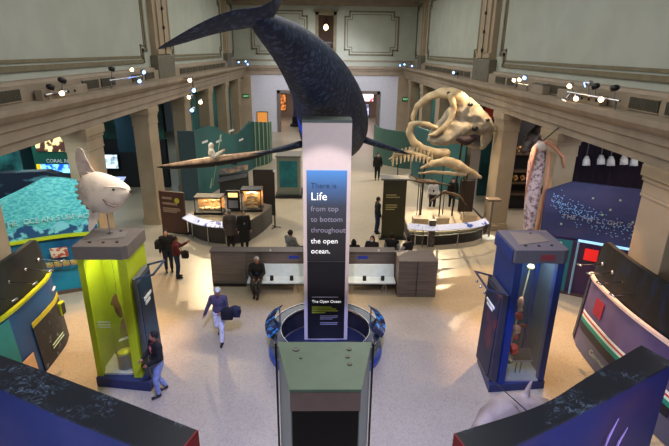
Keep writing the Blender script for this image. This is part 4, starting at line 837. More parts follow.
A, lo = booth(1, t, mat('booth_purple', (.38, .32, .46), .5, c2=(.30, .24, .42), scale=.8), mat('pink_rim', (.92, .80, .76), .4), mural_mat('booth_back2', (.02, .03, .04), (.03, .12, .22), 4, lo=.5, hi=.7, stretch=(1, 1, .3)), None, None)
patch(A, lo, 6, 36, .02, .55, 1, mat('slate_purple', (.32, .32, .44), .5), 'lower_band', t, .03)
zf = lambda off, h: (lambda i: (max(.55, .85-off), max(.55, .85-off)+h))
for nm_, z0, h, c in (('white_stripe', 1.02, .06, (.9, .9, .9)), ('red_stripe', .97, .05, (.8, .12, .12)), ('pale_stripe', .9, .07, (.8, .9, .88)), ('green_stripe', .78, .12, (.03, .52, .46)), ('navy_stripe', .55, .23, (.05, .06, .14))):
    patch(A, lo, 5, 30, z0, z0+h, 1, mat(nm_, c, .5), nm_, t, .035)
patch(A, lo, 9, 12, 1.25, 1.7, 1, mat('red_outline', (.62, .14, .22), .5), 'red_square', t, .03)
patch(A, lo, 0, 3, .05, 1.9, 1, mat('dark_corner', (.12, .13, .2), .5), 'corner_panel', t, .03)
A2, lo2 = A, lo
pp_ = on_front(A, lo, 12, .28, 1, .06); qq_ = on_front(A, lo, 22, .28, 1, .06)
text('Communities', pp_, .2, (qq_-pp_), (.15, 0, 1), strip, t)
for k, yy in enumerate((11.9, 11.4, 10.9, 10.3)): arm_lamp(7.52, yy, 2.55-.02*k, -.68, nm[k]+' chrome arm lamp on the dark right booth', 'arm lamps on the right booth')

# ------------------------------------------------------------------ foreground curved walls
fgm = bpy.data.materials.new('wave_top'); fgm.use_nodes = True; nt = fgm.node_tree; b = nt.nodes['Principled BSDF']; b.inputs['Roughness'].default_value = .35
tc = nt.nodes.new('ShaderNodeTexCoord'); n1 = nt.nodes.new('ShaderNodeTexNoise'); n1.inputs['Scale'].default_value = 1.6; n1.inputs['Detail'].default_value = 2
n2 = nt.nodes.new('ShaderNodeTexNoise'); n2.inputs['Scale'].default_value = 8; n2.inputs['Detail'].default_value = 9; n2.inputs['Distortion'].default_value = 2.2
nt.links.new(tc.outputs['Object'], n1.inputs[0]); nt.links.new(tc.outputs['Object'], n2.inputs[0])
r1 = nt.nodes.new('ShaderNodeMapRange'); r1.inputs[1].default_value = .48; r1.inputs[2].default_value = .62; r2 = nt.nodes.new('ShaderNodeMapRange'); r2.inputs[1].default_value = .52; r2.inputs[2].default_value = .66
nt.links.new(n1.outputs[0], r1.inputs[0]); nt.links.new(n2.outputs[0], r2.inputs[0]); mu = nt.nodes.new('ShaderNodeMath'); mu.operation = 'MULTIPLY'; nt.links.new(r1.outputs[0], mu.inputs[0]); nt.links.new(r2.outputs[0], mu.inputs[1])
cr = nt.nodes.new('ShaderNodeValToRGB'); cr.color_ramp.elements[0].color = (*lin((.075, .10, .17)), 1); cr.color_ramp.elements[1].color = (*lin((.36, .45, .58)), 1); nt.links.new(mu.outputs[0], cr.inputs[0]); nt.links.new(cr.outputs[0], b.inputs['Base Color'])
facem = mural_mat('ocean_face', (.09, .15, .38), (.19, .20, .42), .45, rough=.4)
facer = mural_mat('ocean_face_right', (.07, .11, .38), (.22, .15, .34), .5, rough=.4)
redend = mat('crimson_edge', (.62, .07, .16), .5)
def fgwall(name, label, far, near, fm_, z=3.0):
    A = arc(far, 8); B = arc(near, 8); n = len(A); t = thing(name, label, 'curved wall', (A[n//2].x, A[n//2].y, 0))
    mb = MB()
    for i in range(n-1): mb.hexa([(*A[i].xy, z-.04), (*B[i].xy, z-.04), (*B[i+1].xy, z-.04), (*A[i+1].xy, z-.04), (*A[i].xy, z), (*B[i].xy, z), (*B[i+1].xy, z), (*A[i+1].xy, z)])
    link('wave_top', mb, fgm, t)
    mb = MB()
    for i in range(n-1): mb.hexa([(*A[i].xy, 0), (*B[i].xy, 0), (*B[i+1].xy, 0), (*A[i+1].xy, 0), (*A[i].xy, z-.04), (*B[i].xy, z-.04), (*B[i+1].xy, z-.04), (*A[i+1].xy, z-.04)])
    link('body', mb, fm_, t)
    e = V((1 if A[0].x < 0 else -1, 0, 0))*.02; link('red_end', MB().hexa([(*A[0].xy, 0), (*B[0].xy, 0), (B[0].x+e.x, B[0].y, 0), (A[0].x+e.x, A[0].y, 0), (*A[0].xy, z), (*B[0].xy, z), (B[0].x+e.x, B[0].y, z), (A[0].x+e.x, A[0].y, z)]), redend, t)
    return t
fgwall('wave_wall', 'curved blue wall with a dark wave-patterned top at the lower left', [(-1.72, 5.36), (-3.37, 6.15), (-5.44, 7.1), (-7.0, 7.75)], [(-1.9, 4.85), (-3.5, 5.56), (-4.91, 6.25), (-6.6, 7.1)], facem)
t = fgwall('wave_wall', 'curved blue wall with a dark wave-patterned top at the lower right', [(1.80, 5.28), (3.2, 5.83), (4.31, 6.53), (5.67, 7.38)], [(1.95, 4.78), (3.4, 5.5), (4.61, 6.15), (5.9, 6.86)], facer)
mb = MB()
for (x, y, z0, z1, c) in ((4.42, 5.98, 1.9, 2.55, 0), (4.75, 6.17, 1.7, 2.2, 0), (3.9, 5.73, 2.05, 2.2, 0)): mb.tube([(x, y, z0), (x+.06, y+.03, (z0+z1)/2), (x+.18, y+.08, z1)], [.006, .018, .006], 6)
link('light_streaks', mb, mat('streak_lilac', (.75, .62, .95), .4), t)

# ------------------------------------------------------------------ pale animal model lower right
t = thing('seal_model', 'pale smooth seal-like model with a raised fin behind the lower right wall', 'animal model', (3.9, 8.6, 0))
am = mat('pale_skin', (.64, .57, .50), .6, c2=(.54, .47, .41), scale=2)
mb = MB().chain([(3.05, 7.95, .3), (3.25, 8.1, .42), (3.6, 8.4, .50), (4.05, 8.65, .55), (4.5, 8.75, .50), (4.95, 8.8, .42), (5.3, 8.75, .35)], [.10, .18, .29, .34, .32, .22, .08], 14)
mb.cap((4.40, 8.72, .7), (4.52, 8.78, 1.14), .10, .035); mb.cap((4.44, 8.72, .85), (4.54, 8.78, 1.16), .06, .03)
o = link('body', mb, am, t); remesh(o, .035, 4)
link('stand', MB().cyl((4.0, 8.65, 0), (4.0, 8.65, .4), .05), chrome, t); link('snout', MB().ell((2.98, 7.9, .29), (.1, .1, .08)), mat('brown_snout', (.45, .35, .3), .5), t, True)
t = thing('thin_rod', 'thin dark rod leaning over the pale seal model', 'rod', (4.0, 8.4, 0)); link('shaft', MB().cyl((3.55, 8.9, 1.25), (4.25, 7.95, .95), .012, n=6), black, t); link('foot', MB().cyl((4.25, 7.95, 0), (4.25, 7.95, .95), .012, n=6), black, t)

# ------------------------------------------------------------------ great skull on poles
t = thing('whale_skull', 'huge pale whale skull with curved jaws raised on two poles', 'skull', (5.6, 22, .5))
a = MB().chain([(4.05, 22.3, 4.75), (3.98, 22.3, 5.15), (4.15, 22.2, 5.6), (4.6, 22.1, 6.0), (5.1, 22, 6.2), (5.6, 21.9, 6.18), (6.0, 21.9, 5.95), (6.4, 21.9, 5.55)], [.06, .11, .14, .17, .22, .27, .30, .26], 12)
o = link('upper_arch', a, bone, t); remesh(o, .05, 4)
a = MB().chain([(4.95, 21.6, 4.72), (4.5, 21.6, 4.88), (4.1, 21.6, 4.93)], [.10, .12, .10], 10).chain([(4.1, 21.6, 4.93), (3.8, 21.6, 4.85), (3.74, 21.6, 4.5), (3.95, 21.6, 4.1), (4.4, 21.6, 3.78), (5.0, 21.6, 3.6), (5.45, 21.6, 3.6)], [.11, .14, .16, .18, .19, .21, .22], 10)
o = link('lower_jaw', a, bone, t); remesh(o, .045, 4)
a = MB(); rot = Matrix.Rotation(R(35), 4, 'Y')
a.ell((6.25, 22, 5.35), (.66, .4, .5), rot, 16, 12); a.ell((6.0, 21.9, 4.68), (.75, .4, .36), Matrix.Rotation(R(-10), 4, 'Y'), 16, 12); a.ell((6.8, 22, 4.85), (.65, .4, .42), rot, 16, 12)
a.chain([(6.2, 21.9, 5.8), (6.7, 21.9, 5.35), (7.2, 21.9, 4.9), (7.62, 21.9, 4.65)], [.3, .36, .32, .12]); a.chain([(7.3, 22.1, 4.8), (7.4, 22.2, 4.2), (7.3, 22.2, 3.75)], [.3, .26, .12])
a.chain([(5.6, 21.9, 5.5), (5.3, 21.9, 5.0), (4.9, 21.8, 4.55), (4.75, 21.7, 4.2)], [.16, .15, .2, .16]); a.chain([(6.0, 21.9, 4.6), (5.4, 21.8, 4.25), (4.9, 21.7, 4.15)], [.4, .38, .22]); a.chain([(5.9, 22.1, 4.1), (6.6, 22.2, 3.9), (7.2, 22.2, 3.7)], [.14, .12, .08])
o = link('cranium', a, greybone, t); remesh(o, .055, 4)
for (x, y, z, r) in ((6.3, 21.50, 5.75, .09), (6.62, 21.5, 4.72, .12), (5.35, 21.66, 6.22, .06), (7.15, 21.56, 5.1, .07)): link('hollow', MB().ell((x, y, z), (r*1.3, .1, r)), black, t, True)  # black lumps paint the shade inside the skull's holes
a = MB().chain([(5.9, 21.7, 4.28), (6.3, 21.6, 4.15), (6.7, 21.7, 4.3)], [.16, .2, .16]); o = link('dark_inner_bone', a, mat('dark_maroon', (.16, .09, .12), .7, bump=.4, scale=8), t); remesh(o, .06)
for P in ([(4.55, 21.8, .5), (4.6, 21.8, 3.7)], [(6.1, 22, .5), (6.25, 22, 4.1)]): link('pole', MB().cyl(P[0], P[1], .045, n=10), black, t)

tex = bpy.data.textures.new('bone_lumps', 'CLOUDS'); tex.noise_scale = .35; tex.noise_depth = 4
def lumpy(o, k):
    d = o.modifiers.new('d', 'DISPLACE'); d.texture = tex; d.strength = k; d.mid_level = .5; d.texture_coords = 'LOCAL'
for c in list(t.children):
    if c.name.split('.')[0] in ('upper_arch', 'cranium', 'dark_inner_bone'): lumpy(c, .16 if 'arch' not in c.name else .09)
o = link('cheek_bone', MB().chain([(5.45, 21.6, 6.1), (5.62, 21.5, 5.6), (5.5, 21.5, 5.1), (5.2, 21.5, 4.7), (4.85, 21.5, 4.45), (4.6, 21.5, 4.42)], [.16, .13, .13, .14, .12, .06]), bone, t); remesh(o, .05); lumpy(o, .06)
# smaller skulls and skeletons on rods
def smallskull(name, label, segs, rs, m, rods, extra=None, v=.035):
    t = thing(name, label, 'skull' if 'skull' in name else 'skeleton', (segs[0][0][0], segs[0][0][1], .5)); a = MB()
    for s, r in zip(segs, rs): a.chain(s, r, 10)
    o = link('bones', a, m, t); remesh(o, v, 2); lumpy(o, .1)
    for p in rods: link('rod', MB().cyl((p[0], p[1], .5), p, .02, n=6), black, t)
    return t
smallskull('dolphin_skull', 'large tan beaked skull at mid height beneath the great whale skull', [[(4.3, 21.2, 3.0), (4.8, 21.2, 3.2), (5.4, 21.2, 3.32), (5.9, 21.2, 3.15), (6.5, 21.2, 2.85), (7.0, 21.2, 2.6)], [(4.2, 21.1, 2.78), (4.9, 21.1, 2.85), (5.6, 21.1, 2.8), (6.3, 21.1, 2.72)]], [[.06, .14, .22, .26, .16, .08], [.05, .08, .09, .07]], bone, [(5.3, 21.2, 3.1), (6.4, 21.2, 2.8)])
sk = smallskull('spine_skeleton', 'knobbly tan vertebra skeleton hanging left of the great skull', [[(2.9, 21.4, 3.35), (3.3, 21.4, 3.6), (3.8, 21.4, 3.65), (4.3, 21.4, 3.5), (4.8, 21.4, 3.35)]], [[.05, .1, .12, .12, .08]], bone, [(3.3, 21.4, 3.6), (4.3, 21.4, 3.5)])
for k in range(11):
    x = 3.05+k*.17; z = 3.42+.22*math.sin(k/10*PI); link('vertebra', MB().cap((x, 21.4, z-.14), (x+.05, 21.4, z+.24), .07, .045).cap((x, 21.25, z-.1), (x-.03, 21.1, z-.30), .05, .03), bone, sk)
smallskull('jaw_bones', 'thin dark brown jaw bones lying low above the skeleton platform', [[(3.7, 20.9, 2.55), (4.3, 20.9, 2.45), (5.0, 20.9, 2.4), (5.6, 20.9, 2.3)], [(3.8, 21.0, 2.75), (4.2, 21, 2.55), (4.7, 21.0, 2.5)]], [[.04, .08, .07, .04], [.03, .06, .04]], mat('brown_bone', (.36, .28, .2), .7), [(4.3, 20.9, 2.45), (5.2, 20.9, 2.35)])
smallskull('arched_tusk', 'dark curved tusk bone arching over the right side of the platform', [[(5.0, 21.8, 1.3), (5.6, 21.8, 1.75), (6.3, 21.8, 1.55), (6.7, 21.8, 1.1)]], [[.05, .08, .08, .04]], mat('brown_bone2', (.40, .32, .24), .7), [(5.6, 21.8, 1.7)])

# platform
t = thing('skeleton_platform', 'low curved platform with pale top carrying the skulls and skeletons', 'platform', (5.2, 21.5, 0))
Pf = arc([(3.72, 19.62), (4.3, 19.5), (5.08, 19.55), (6.4, 19.9), (7.1, 20.4)], 6)
pl = [(p.x, p.y) for p in Pf]+[(7.6, 21.2), (7.6, 23.6), (3.72, 23.6)]
link('plinth', MB().prism(pl, 0, .42), mat('platform_dark', (.17, .16, .16), .5), t)
pl2 = [(p.x, p.y+.25) for p in Pf]+[(7.4, 21.5), (7.4, 23.4), (3.85, 23.4)]; link('pale_top', MB().prism(pl2, .42, .5), mat('platform_pale', (.74, .66, .54), .6), t)
link('glass_fence', MB().ribbon([(p.x, p.y+.1) for p in Pf], .42, .85, .015), GLASS, t)
for k in (6, 13, 20): link('step_block', box((Pf[k].x-.3, Pf[k].y+1.0, .5), (Pf[k].x+.35, Pf[k].y+1.5, .85)), mat('platform_pale', (0, 0, 0)), t)
railm = mat('label_rail_white', (.82, .84, .95), .4, c2=(.15, .3, .65), scale=2.4, emis=.1, lo=.60, hi=.66)
def label_rail(label, P, z, slope=.16, dep=.26):
    t = thing('label_rail', label, 'label rail', (P[0].x, P[0].y, 0)); mb = MB()
    for i in range(len(P)-1):
        a, b = P[i], P[i+1]; d = (b-a).normalized(); nn = V((d.y, -d.x, 0)); o1, o2 = a+nn*dep, b+nn*dep
        mb.hexa([(o1.x, o1.y, z-slope), (o2.x, o2.y, z-slope), (b.x, b.y, z), (a.x, a.y, z), (o1.x, o1.y, z-slope+.03), (o2.x, o2.y, z-slope+.03), (b.x, b.y, z+.03), (a.x, a.y, z+.03)])
    link('panel', mb, railm, t)
    for k in (1, len(P)//2, len(P)-2): p = P[k]; link('leg', MB().cyl((p.x, p.y-.15, 0), (p.x, p.y-.1, z-.04), .025, n=6), chrome, t)
    return t
label_rail('lit white label rail curving along the front of the skeleton platform', [V((p.x, p.y-.12, 0)) for p in Pf[6:25]], .95)
label_rail('short lit label rail beside the olive sign at the skeleton platform', [V((3.62, 19.6, 0)), V((3.9, 19.5, 0)), V((4.2, 19.42, 0)), V((4.42, 19.38, 0))], .95)
t = thing('olive_sign', 'tall dark olive information sign at the left end of the skeleton platform', 'sign', (3.05, 20.35, 0))
link('board', box((2.55, 20.25, 0.05), (3.55, 20.37, 2.72)), mat('olive_board', (.24, .23, .13), .4), t); mb = MB()
for z, wd in ((2.0, .45), (1.9, .6), (1.55, .5), (1.45, .5), (1.35, .4)): mb.box((2.68, 20.24, z), (2.68+wd, 20.25, z+.045))
link('text_lines', mb, mat('gold_text', (.72, .66, .42), .5), t); link('cap', MB().slab((2.42, 20.05, 2.72), (1.2, 0, 0), (0, .5, .06), (0, 0, .06)), grey, t); link('base', box((2.45, 20.1, 0), (3.65, 20.5, .06)), black, t)
t = thing('upright_board', 'plain dark brown panel standing at the right rear of the platform', 'panel', (7.0, 22.6, 0)); link('board', box((6.6, 22.6, .5), (7.25, 22.7, 2.1)), mat('umber_board', (.22, .17, .15), .5), t); link('frame', box((6.56, 22.7, .5), (7.29, 22.73, 2.14)), black, t)
t = thing('post_lamp', 'flat-topped post stand with a round glowing foot at the right end of the platform', 'stand', (7.42, 20.4, 0))
link('post', MB().cyl((7.42, 20.4, .03), (7.42, 20.4, 1.75), .045, n=10), grey, t); link('base', MB().cyl((7.42, 20.4, 0), (7.42, 20.4, .06), .28, n=18), mat('lit_foot', (.9, .88, .8), .4, emis=.25), t); link('top', box((7.12, 20.2, 1.75), (7.72, 20.6, 1.85)), mat('post_top', (.5, .42, .34), .5), t, bevel=.02)
t = thing('bollard', 'short grey post between the two label rails of the skeleton platform', 'post', (4.62, 19.4, 0)); link('body', box((4.45, 19.3, 0), (4.72, 19.5, 1.15)), mat('bollard_grey', (.42, .38, .36), .4, c2=(.25, .22, .22), scale=8), t, bevel=.02); link('cap', box((4.43, 19.28, 1.15), (4.74, 19.52, 1.2)), grey, t)

# ------------------------------------------------------------------ left display
t = thing('curved_counter', 'curved grey counter under the lit glass cases on the left side', 'counter', (-4.2, 20.5, 0))
Cf = arc([(-6.1, 20.75), (-5.3, 19.95), (-4.35, 19.55), (-3.4, 19.8), (-2.85, 20.9), (-2.5, 22.3)], 6)
link('body', MB().prism([(p.x, p.y) for p in Cf]+[(-3.4, 22.8), (-5.8, 22.2)], 0, .85), mat('counter_grey', (.25, .23, .22), .45), t)
link('top', MB().prism([(p.x, p.y-.03) for p in Cf]+[(-3.4, 22.8), (-5.8, 22.2)], .85, .92), mat('counter_top', (.34, .31, .28), .4), t)
label_rail('lit white label rail on legs in front of the curved grey counter', [V((p.x+.05, p.y-.1, 0)) for p in Cf[1:15]], 1.02, .12, .38)
def lit_case(label, x0, x1, y, z0, z1, d, m, glow):
    t = thing('glass_case', label, 'display case', ((x0+x1)/2, y, z0)); f = .035
    link('back_panel', box((x0, y+d-.04, z0), (x1, y+d, z1)), m, t); link('base', box((x0-.03, y-.03, z0), (x1+.03, y+d, z0+.1)), dark, t); link('hood', box((x0-.02, y-.02, z1-.06), (x1+.02, y+d, z1)), dark, t)
    link('glass', box((x0, y, z0+.1), (x1, y+.012, z1-.06)), GLASS, t)
    for xx in (x0, x1-f): link('corner_post', box((xx, y-.01, z0), (xx+f, y+f, z1)), dark, t)
    l = bpy.data.lights.new('case_light', 'AREA'); l.size = (x1-x0)*.7; l.size_y = .1; l.shape = 'RECTANGLE'; l.energy = glow; l.color = (1, .72, .42); o = bpy.data.objects.new('case_light', l); COL.objects.link(o); o.location = ((x0+x1)/2, y+d*.4, z1-.09)
    return t
tan = mat('case_tan', (.80, .62, .42), .7, c2=(.62, .44, .3), scale=4)
lit_case('warmly lit glass case of shells at the left of the curved counter', -5.75, -4.55, 20.75, .92, 1.72, .7, tan, 16)
lit_case('taller lit glass case with stacked pale specimens at the right of the counter', -3.75, -2.85, 21.2, .92, 1.95, .7, tan, 16)
for k, (x, z, r) in enumerate(((-5.5, 1.1, .10), (-5.25, 1.12, .12), (-5.0, 1.09, .09), (-4.78, 1.11, .11), (-5.4, 1.38, .09), (-5.05, 1.42, .10), (-4.8, 1.4, .08))):
    o = link('shell', MB().ell((x, 21.1 if z < 1.2 else 21.36, z), (r*1.2, r*.8, r*.7)), bone, None, True); setp(o, ['leftmost bottom', 'second bottom', 'third bottom', 'rightmost bottom', 'upper left', 'upper middle', 'upper right'][k]+' pale shell inside the left lit case', 'shell', 'shells in the left lit case')
for k in range(4):
    z = 1.03+k*.21; o = link('specimen_tray', box((-3.55, 21.4, z), (-3.05, 21.6, z+.04)).ell((-3.3, 21.5, z+.08), (.16, .08, .05)), mat('tray_pale', (.85, .74, .58), .6), None); setp(o, ['lowest', 'second lowest', 'second highest', 'highest'][k]+' pale specimen tray in the taller lit case', 'tray', 'trays in the taller lit case')
t = thing('middle_panel', 'black upright panel with a small lit label between the two lit cases', 'panel', (-4.1, 21.3, .92)); link('board', box((-4.4, 21.2, .92), (-3.82, 21.32, 1.9)), black, t)
link('lit_label', box((-4.32, 21.18, 1.6), (-3.9, 21.2, 1.8)), mat('lit_amber', (.95, .8, .5), .5, emis=.8), t); link('text_block', box((-4.32, 21.18, 1.1), (-3.9, 21.2, 1.45)), mat('grey_text', (.45, .47, .52), .5), t)
t = thing('brown_sign', 'brown standing sign with a yellow dot beside the second left column', 'sign', (-6.75, 20.75, 0))
u = V((1.19, -.37, 0)); o0 = V((-7.34, 20.97, .05)); nn = V((.3, .95, 0)).normalized()*.07
link('board', MB().slab(o0, u, (0, 0, 1.9), nn), mat('brown_board', (.33, .21, .17), .5), t); link('foot', MB().slab(o0-V((0, 0, .05)), u, (0, 0, .06), nn*3), black, t)
pd = o0+u*.72+V((0, 0, 1.52)); link('yellow_dot', MB().cyl(pd-nn*.3, pd, .12, n=16), mat('dot_yellow', (.75, .70, .2), .5), t); mb = MB()
for z, a in ((1.55, .4), (1.3, .6), (1.1, .7), (1.02, .7), (.94, .55)): mb.slab(o0+u*.12-nn*.15+V((0, 0, z)), u*a, (0, 0, .06 if z < 1.2 else .1), nn*.1)
link('text_lines', mb, mat('tan_text', (.62, .5, .42), .5), t)
t = thing('dark_poster', 'dark tilted poster board at the rear right of the left display', 'poster', (-3.0, 23.4, 0)); link('board', box((-3.5, 23.4, .0), (-2.45, 23.5, 2.35)), mat('poster_umber', (.17, .14, .13), .5), t); link('lamp_head', MB().ell((-2.45, 23.35, 2.3), (.06, .06, .06)), white, t, True)
t = thing('slanted_rail', 'slanted amber and black reading rail in front of the wavy partition', 'reading rail', (-5, 27, 0))
link('upper_panel', MB().slab((-5.9, 26.6, 1.25), (1.5, .9, .1), (0, .3, .25), (0, 0, .03)), mat('amber_panel', (.50, .35, .2), .5, c2=(.15, .12, .1), scale=2.2), t); link('lower_panel', MB().slab((-5.9, 26.3, .9), (1.5, .9, .1), (0, .3, .2), (0, 0, .03)), dark, t); link('frame', MB().slab((-5.9, 26.75, 0), (1.5, .9, 0), (0, .1, 0), (0, 0, 1.2)), mat('frame_grey', (.2, .22, .22), .5), t)
t = thing('barrier_stand', 'small black stanchion frame at the right end of the curved counter', 'stanchion', (-2.3, 21.6, 0)); link('post', MB().cyl((-2.3, 21.6, 0), (-2.3, 21.6, 1.2), .03, n=8), black, t)
for a in (0, 2.1, 4.2): link('foot', MB().cyl((-2.3, 21.6, .06), (-2.3+.28*math.cos(a), 21.6+.28*math.sin(a), .015), .02, n=6), black, t)
t = thing('poster_kiosk', 'grey kiosk with a teal poster behind and left of the title pillar', 'kiosk', (-2, 27, 0))
link('body', box((-2.65, 26.6, .15), (-1.35, 28.0, 2.3)), mat('kiosk_grey', (.50, .52, .46), .5), t, bevel=.02); link('base', box((-2.75, 26.4, 0), (-1.25, 28.2, .15)), dark, t); link('poster', box((-2.5, 26.58, .6), (-1.5, 26.6, 2.1)), mural_mat('kiosk_teal', (.05, .38, .42), (.12, .48, .48), 1.5), t)
link('cap', box((-2.7, 26.55, 2.3), (-1.3, 28.05, 2.38)), grey, t)

# ------------------------------------------------------------------ hanging tentacle
t = thing('hanging_tentacle', 'long speckled pinkish tentacle-like model hanging beside the right column', 'model', (7.35, 16.5, 1.6))
tm_ = mat('tentacle_skin', (.76, .69, .70), .6, c2=(.42, .33, .38), scale=9, lo=.45, hi=.62, detail=6, bump=.3)
mb = MB(); TP = [(7.35, 16.2, 1.1), (7.33, 16.2, 1.6), (7.27, 16.2, 2.6), (7.24, 16.2, 3.6), (7.22, 16.2, 4.4), (7.24, 16.2, 4.85), (7.30, 16.2, 5.1)]
mb.tube(TP, [.13, .16, .22, .26, .28, .24, .12], 16); link('body', mb, tm_, t, True)
peach = mat('peach_rope', (.72, .50, .40), .6)
link('cord', MB().tube([(7.05, 16.0, 4.9), (6.93, 15.9, 4.2), (6.86, 15.9, 3.2)], [.05, .05, .02], 8), peach, t, True); link('cord', MB().tube([(7.5, 16.0, 1.3), (7.52, 15.95, 2.6), (7.54, 15.9, 3.8), (7.5, 15.95, 4.8)], [.04, .06, .06, .05], 8), peach, t, True)
link('hook', MB().tube([(7.2, 16.1, 5.0), (7.4, 16.0, 5.12), (7.62, 15.9, 4.95), (7.85, 15.7, 4.7), (7.95, 15.7, 4.3)], [.10, .08, .07, .05, .02], 8), peach, t, True)
link('top_knob', MB().ell((7.22, 16.05, 4.95), (.2, .16, .16)), mat('pale_knob', (.85, .80, .78), .6), t, True); link('hang_wire', MB().cyl((7.3, 16.2, 5.1), (7.85, 16.25, 5.6), .02, n=6), black, t)

# ------------------------------------------------------------------ people
SKIN = [mat('skin_light', (.80, .60, .50), .55), mat('skin_tan', (.62, .42, .32), .55), mat('skin_dark', (.38, .25, .19), .55)]
def cmat(c): return mat('cloth_%d_%d_%d' % tuple(int(v*100) for v in c), c, .85, noise=.25, scale=12)
def person(label, loc, rz, pose='stand', top=(.1, .1, .1), legs=(.1, .12, .2), hair=(.08, .06, .05), skin=0, shoes=(.05, .05, .05), H=1.7, J=None, hairstyle='short', coat=0, bag=None, mask=False, sleeves=True, cap=None, backprint=None, name='person', vox=.022, scarf=None, sleevecol=None, undershirt=None, group=None):
    t = thing(name, label, 'person', loc, rz, group); s = H/1.7
    j = dict(head=(0, .02, 1.585), neck=(0, 0, 1.44), chest=(0, .0, 1.27), waist=(0, 0, 1.06), pelvis=(0, 0, .95),
             shL=(-.18, 0, 1.39), elL=(-.24, -.02, 1.12), wrL=(-.25, .08, .88), shR=(.18, 0, 1.39), elR=(.24, -.02, 1.12), wrR=(.25, .08, .88),
             hiL=(-.09, 0, .92), knL=(-.10, .02, .50), anL=(-.10, -.03, .09), hiR=(.09, 0, .92), knR=(.10, .02, .50), anR=(.10, -.03, .09), face=(0, 1, 0))
    if pose == 'walk': j.update(knL=(-.09, .2, .52), anL=(-.09, .30, .10), knR=(.09, .02, .5), anR=(.09, -.32, .14), elL=(-.25, -.08, 1.14), wrL=(-.3, -.02, .9), elR=(.24, .04, 1.14), wrR=(.2, .22, .98))
    if pose == 'sit':
        dz = -.46
        for k in ('head', 'neck', 'chest', 'waist', 'pelvis', 'shL', 'shR', 'elL', 'elR'): j[k] = (j[k][0], j[k][1]-.02, j[k][2]+dz+.04)
        j.update(hiL=(-.09, .02, .53), hiR=(.09, .02, .53), knL=(-.12, .44, .50), knR=(.12, .44, .50), anL=(-.12, .44, .09), anR=(.12, .46, .09), wrL=(-.12, .28, .62), wrR=(.1, .30, .62), elL=(-.24, .06, .72), elR=(.24, .06, .72))
    if J: j.update(J)
    j = {k: V(v)*(1 if k == 'face' else s) for k, v in j.items()}; fd = j['face'].normalized()
    h = j['head']; sidev = V((fd.y, -fd.x, 0)).normalized()
    b = MB()
    fr = Matrix((sidev, fd, V((0, 0, 1)))).transposed().to_4x4()
    b.ell(h, (.075*s, .095*s, .115*s), fr, 14, 10); b.ell(h+fd*.02-V((0, 0, .055)), (.055*s, .07*s, .06*s), fr)
    b.cap(j['neck']-V((0, 0, .04)), h-V((0, 0, .07)), .052*s, .05*s)
    b.ell(h+fd*.098*s-V((0, 0, .012)), (.014, .024, .022), fr, 8, 6)
    for q in (-1, 1): b.ell(h+sidev*.076*s*q-V((0, 0, .005)), (.012, .022, .03), fr, 8, 6)
    b.ell(j['chest'], (.15*s, .095*s, .17*s)); b.ell(j['waist'], (.125*s, .09*s, .14*s)); b.ell(j['pelvis'], (.145*s, .10*s, .12*s))
    b.cap(j['shL'], j['shR'], .06*s)
    for q in 'LR':
        b.cap(j['sh'+q], j['el'+q], .048*s, .038*s); b.cap(j['el'+q], j['wr'+q], .038*s, .026*s)
        b.cap(j['hi'+q], j['kn'+q], .082*s, .055*s); b.cap(j['kn'+q], j['an'+q], .054*s, .036*s)
        fwd = V((0, 1, 0)); b.cap(j['an'+q]-V((0, 0, .04)), j['an'+q]+fwd*.14-V((0, 0, .05)), .038*s, .03*s)
        d = (j['wr'+q]-j['el'+q]).normalized(); b.cap(j['wr'+q], j['wr'+q]+d*.07, .03, .034)
    o = link('body', b, SKIN[skin], t, world=False); remesh(o, vox*.7, 2)
    # fingers and thumbs
    f = MB()
    for q, sg in (('L', -1), ('R', 1)):
        d = (j['wr'+q]-j['el'+q]).normalized(); a = d.cross(V((sg, 0, 0))); a = a.normalized() if a.length > .1 else V((0, 1, 0)); c = d.cross(a).normalized(); p0 = j['wr'+q]+d*.075
        for k in range(4):
            L_ = (.066, .076, .07, .055)[k]; r0 = p0+a*(.024-.016*k); m1 = r0+d*L_*.55; m2 = m1+(d*.8+c*.5*-sg).normalized()*L_*.5; f.tube([r0, m1, m2], [.0095, .009, .007], 6)
        r0 = j['wr'+q]+d*.03+a*.03; f.tube([r0, r0+(d+a*.9).normalized()*.035, r0+(d+a*.4).normalized()*.068], [.011, .010, .008], 6)
    link('fingers', f, SKIN[skin], t, True, False)
    kk = s*1.16
    # trousers
    g = MB(); g.ell(j['pelvis'], (.16*kk, .115*kk, .12*kk))
    for q in 'LR': g.cap(j['hi'+q], j['kn'+q], .097*kk, .068*kk); g.cap(j['kn'+q], j['an'+q]+V((0, 0, .04)), .068*kk, .052*kk)
    remesh(link('trousers', g, cmat(legs), t, world=False), vox, 2)
    # top
    c = MB(); c.ell(j['chest'], (.18*kk, .125*kk, .17*kk)); c.ell(j['waist'], (.16*kk, .12*kk, .16*kk)); c.cap(j['shL'], j['shR'], .075*kk); c.ell((j['pelvis']+j['waist'])/2, (.165*kk, .125*kk, .13*kk))
    c.cap(j['neck']-V((0, 0, .07)), j['neck']-V((0, 0, .02)), .075*kk, .062*kk)
    if coat: c.tube([j['pelvis']+V((0, 0, .05)), j['pelvis']-V((0, 0, coat*.5)), j['pelvis']-V((0, 0, coat))], [.17*kk, .2*kk, .22*kk], 14, (1, .75))
    sl = MB() if sleevecol else c
    for q in 'LR': sl.cap(j['sh'+q], j['el'+q], .07*kk, .056*kk); sl.cap(j['el'+q], j['wr'+q], .056*kk, .042*kk)
    remesh(link('jacket' if not sleevecol else 'vest', c, cmat(top), t, world=False), vox, 2)
    if sleevecol: remesh(link('sleeves', sl, cmat(sleevecol), t, world=False), vox, 2)
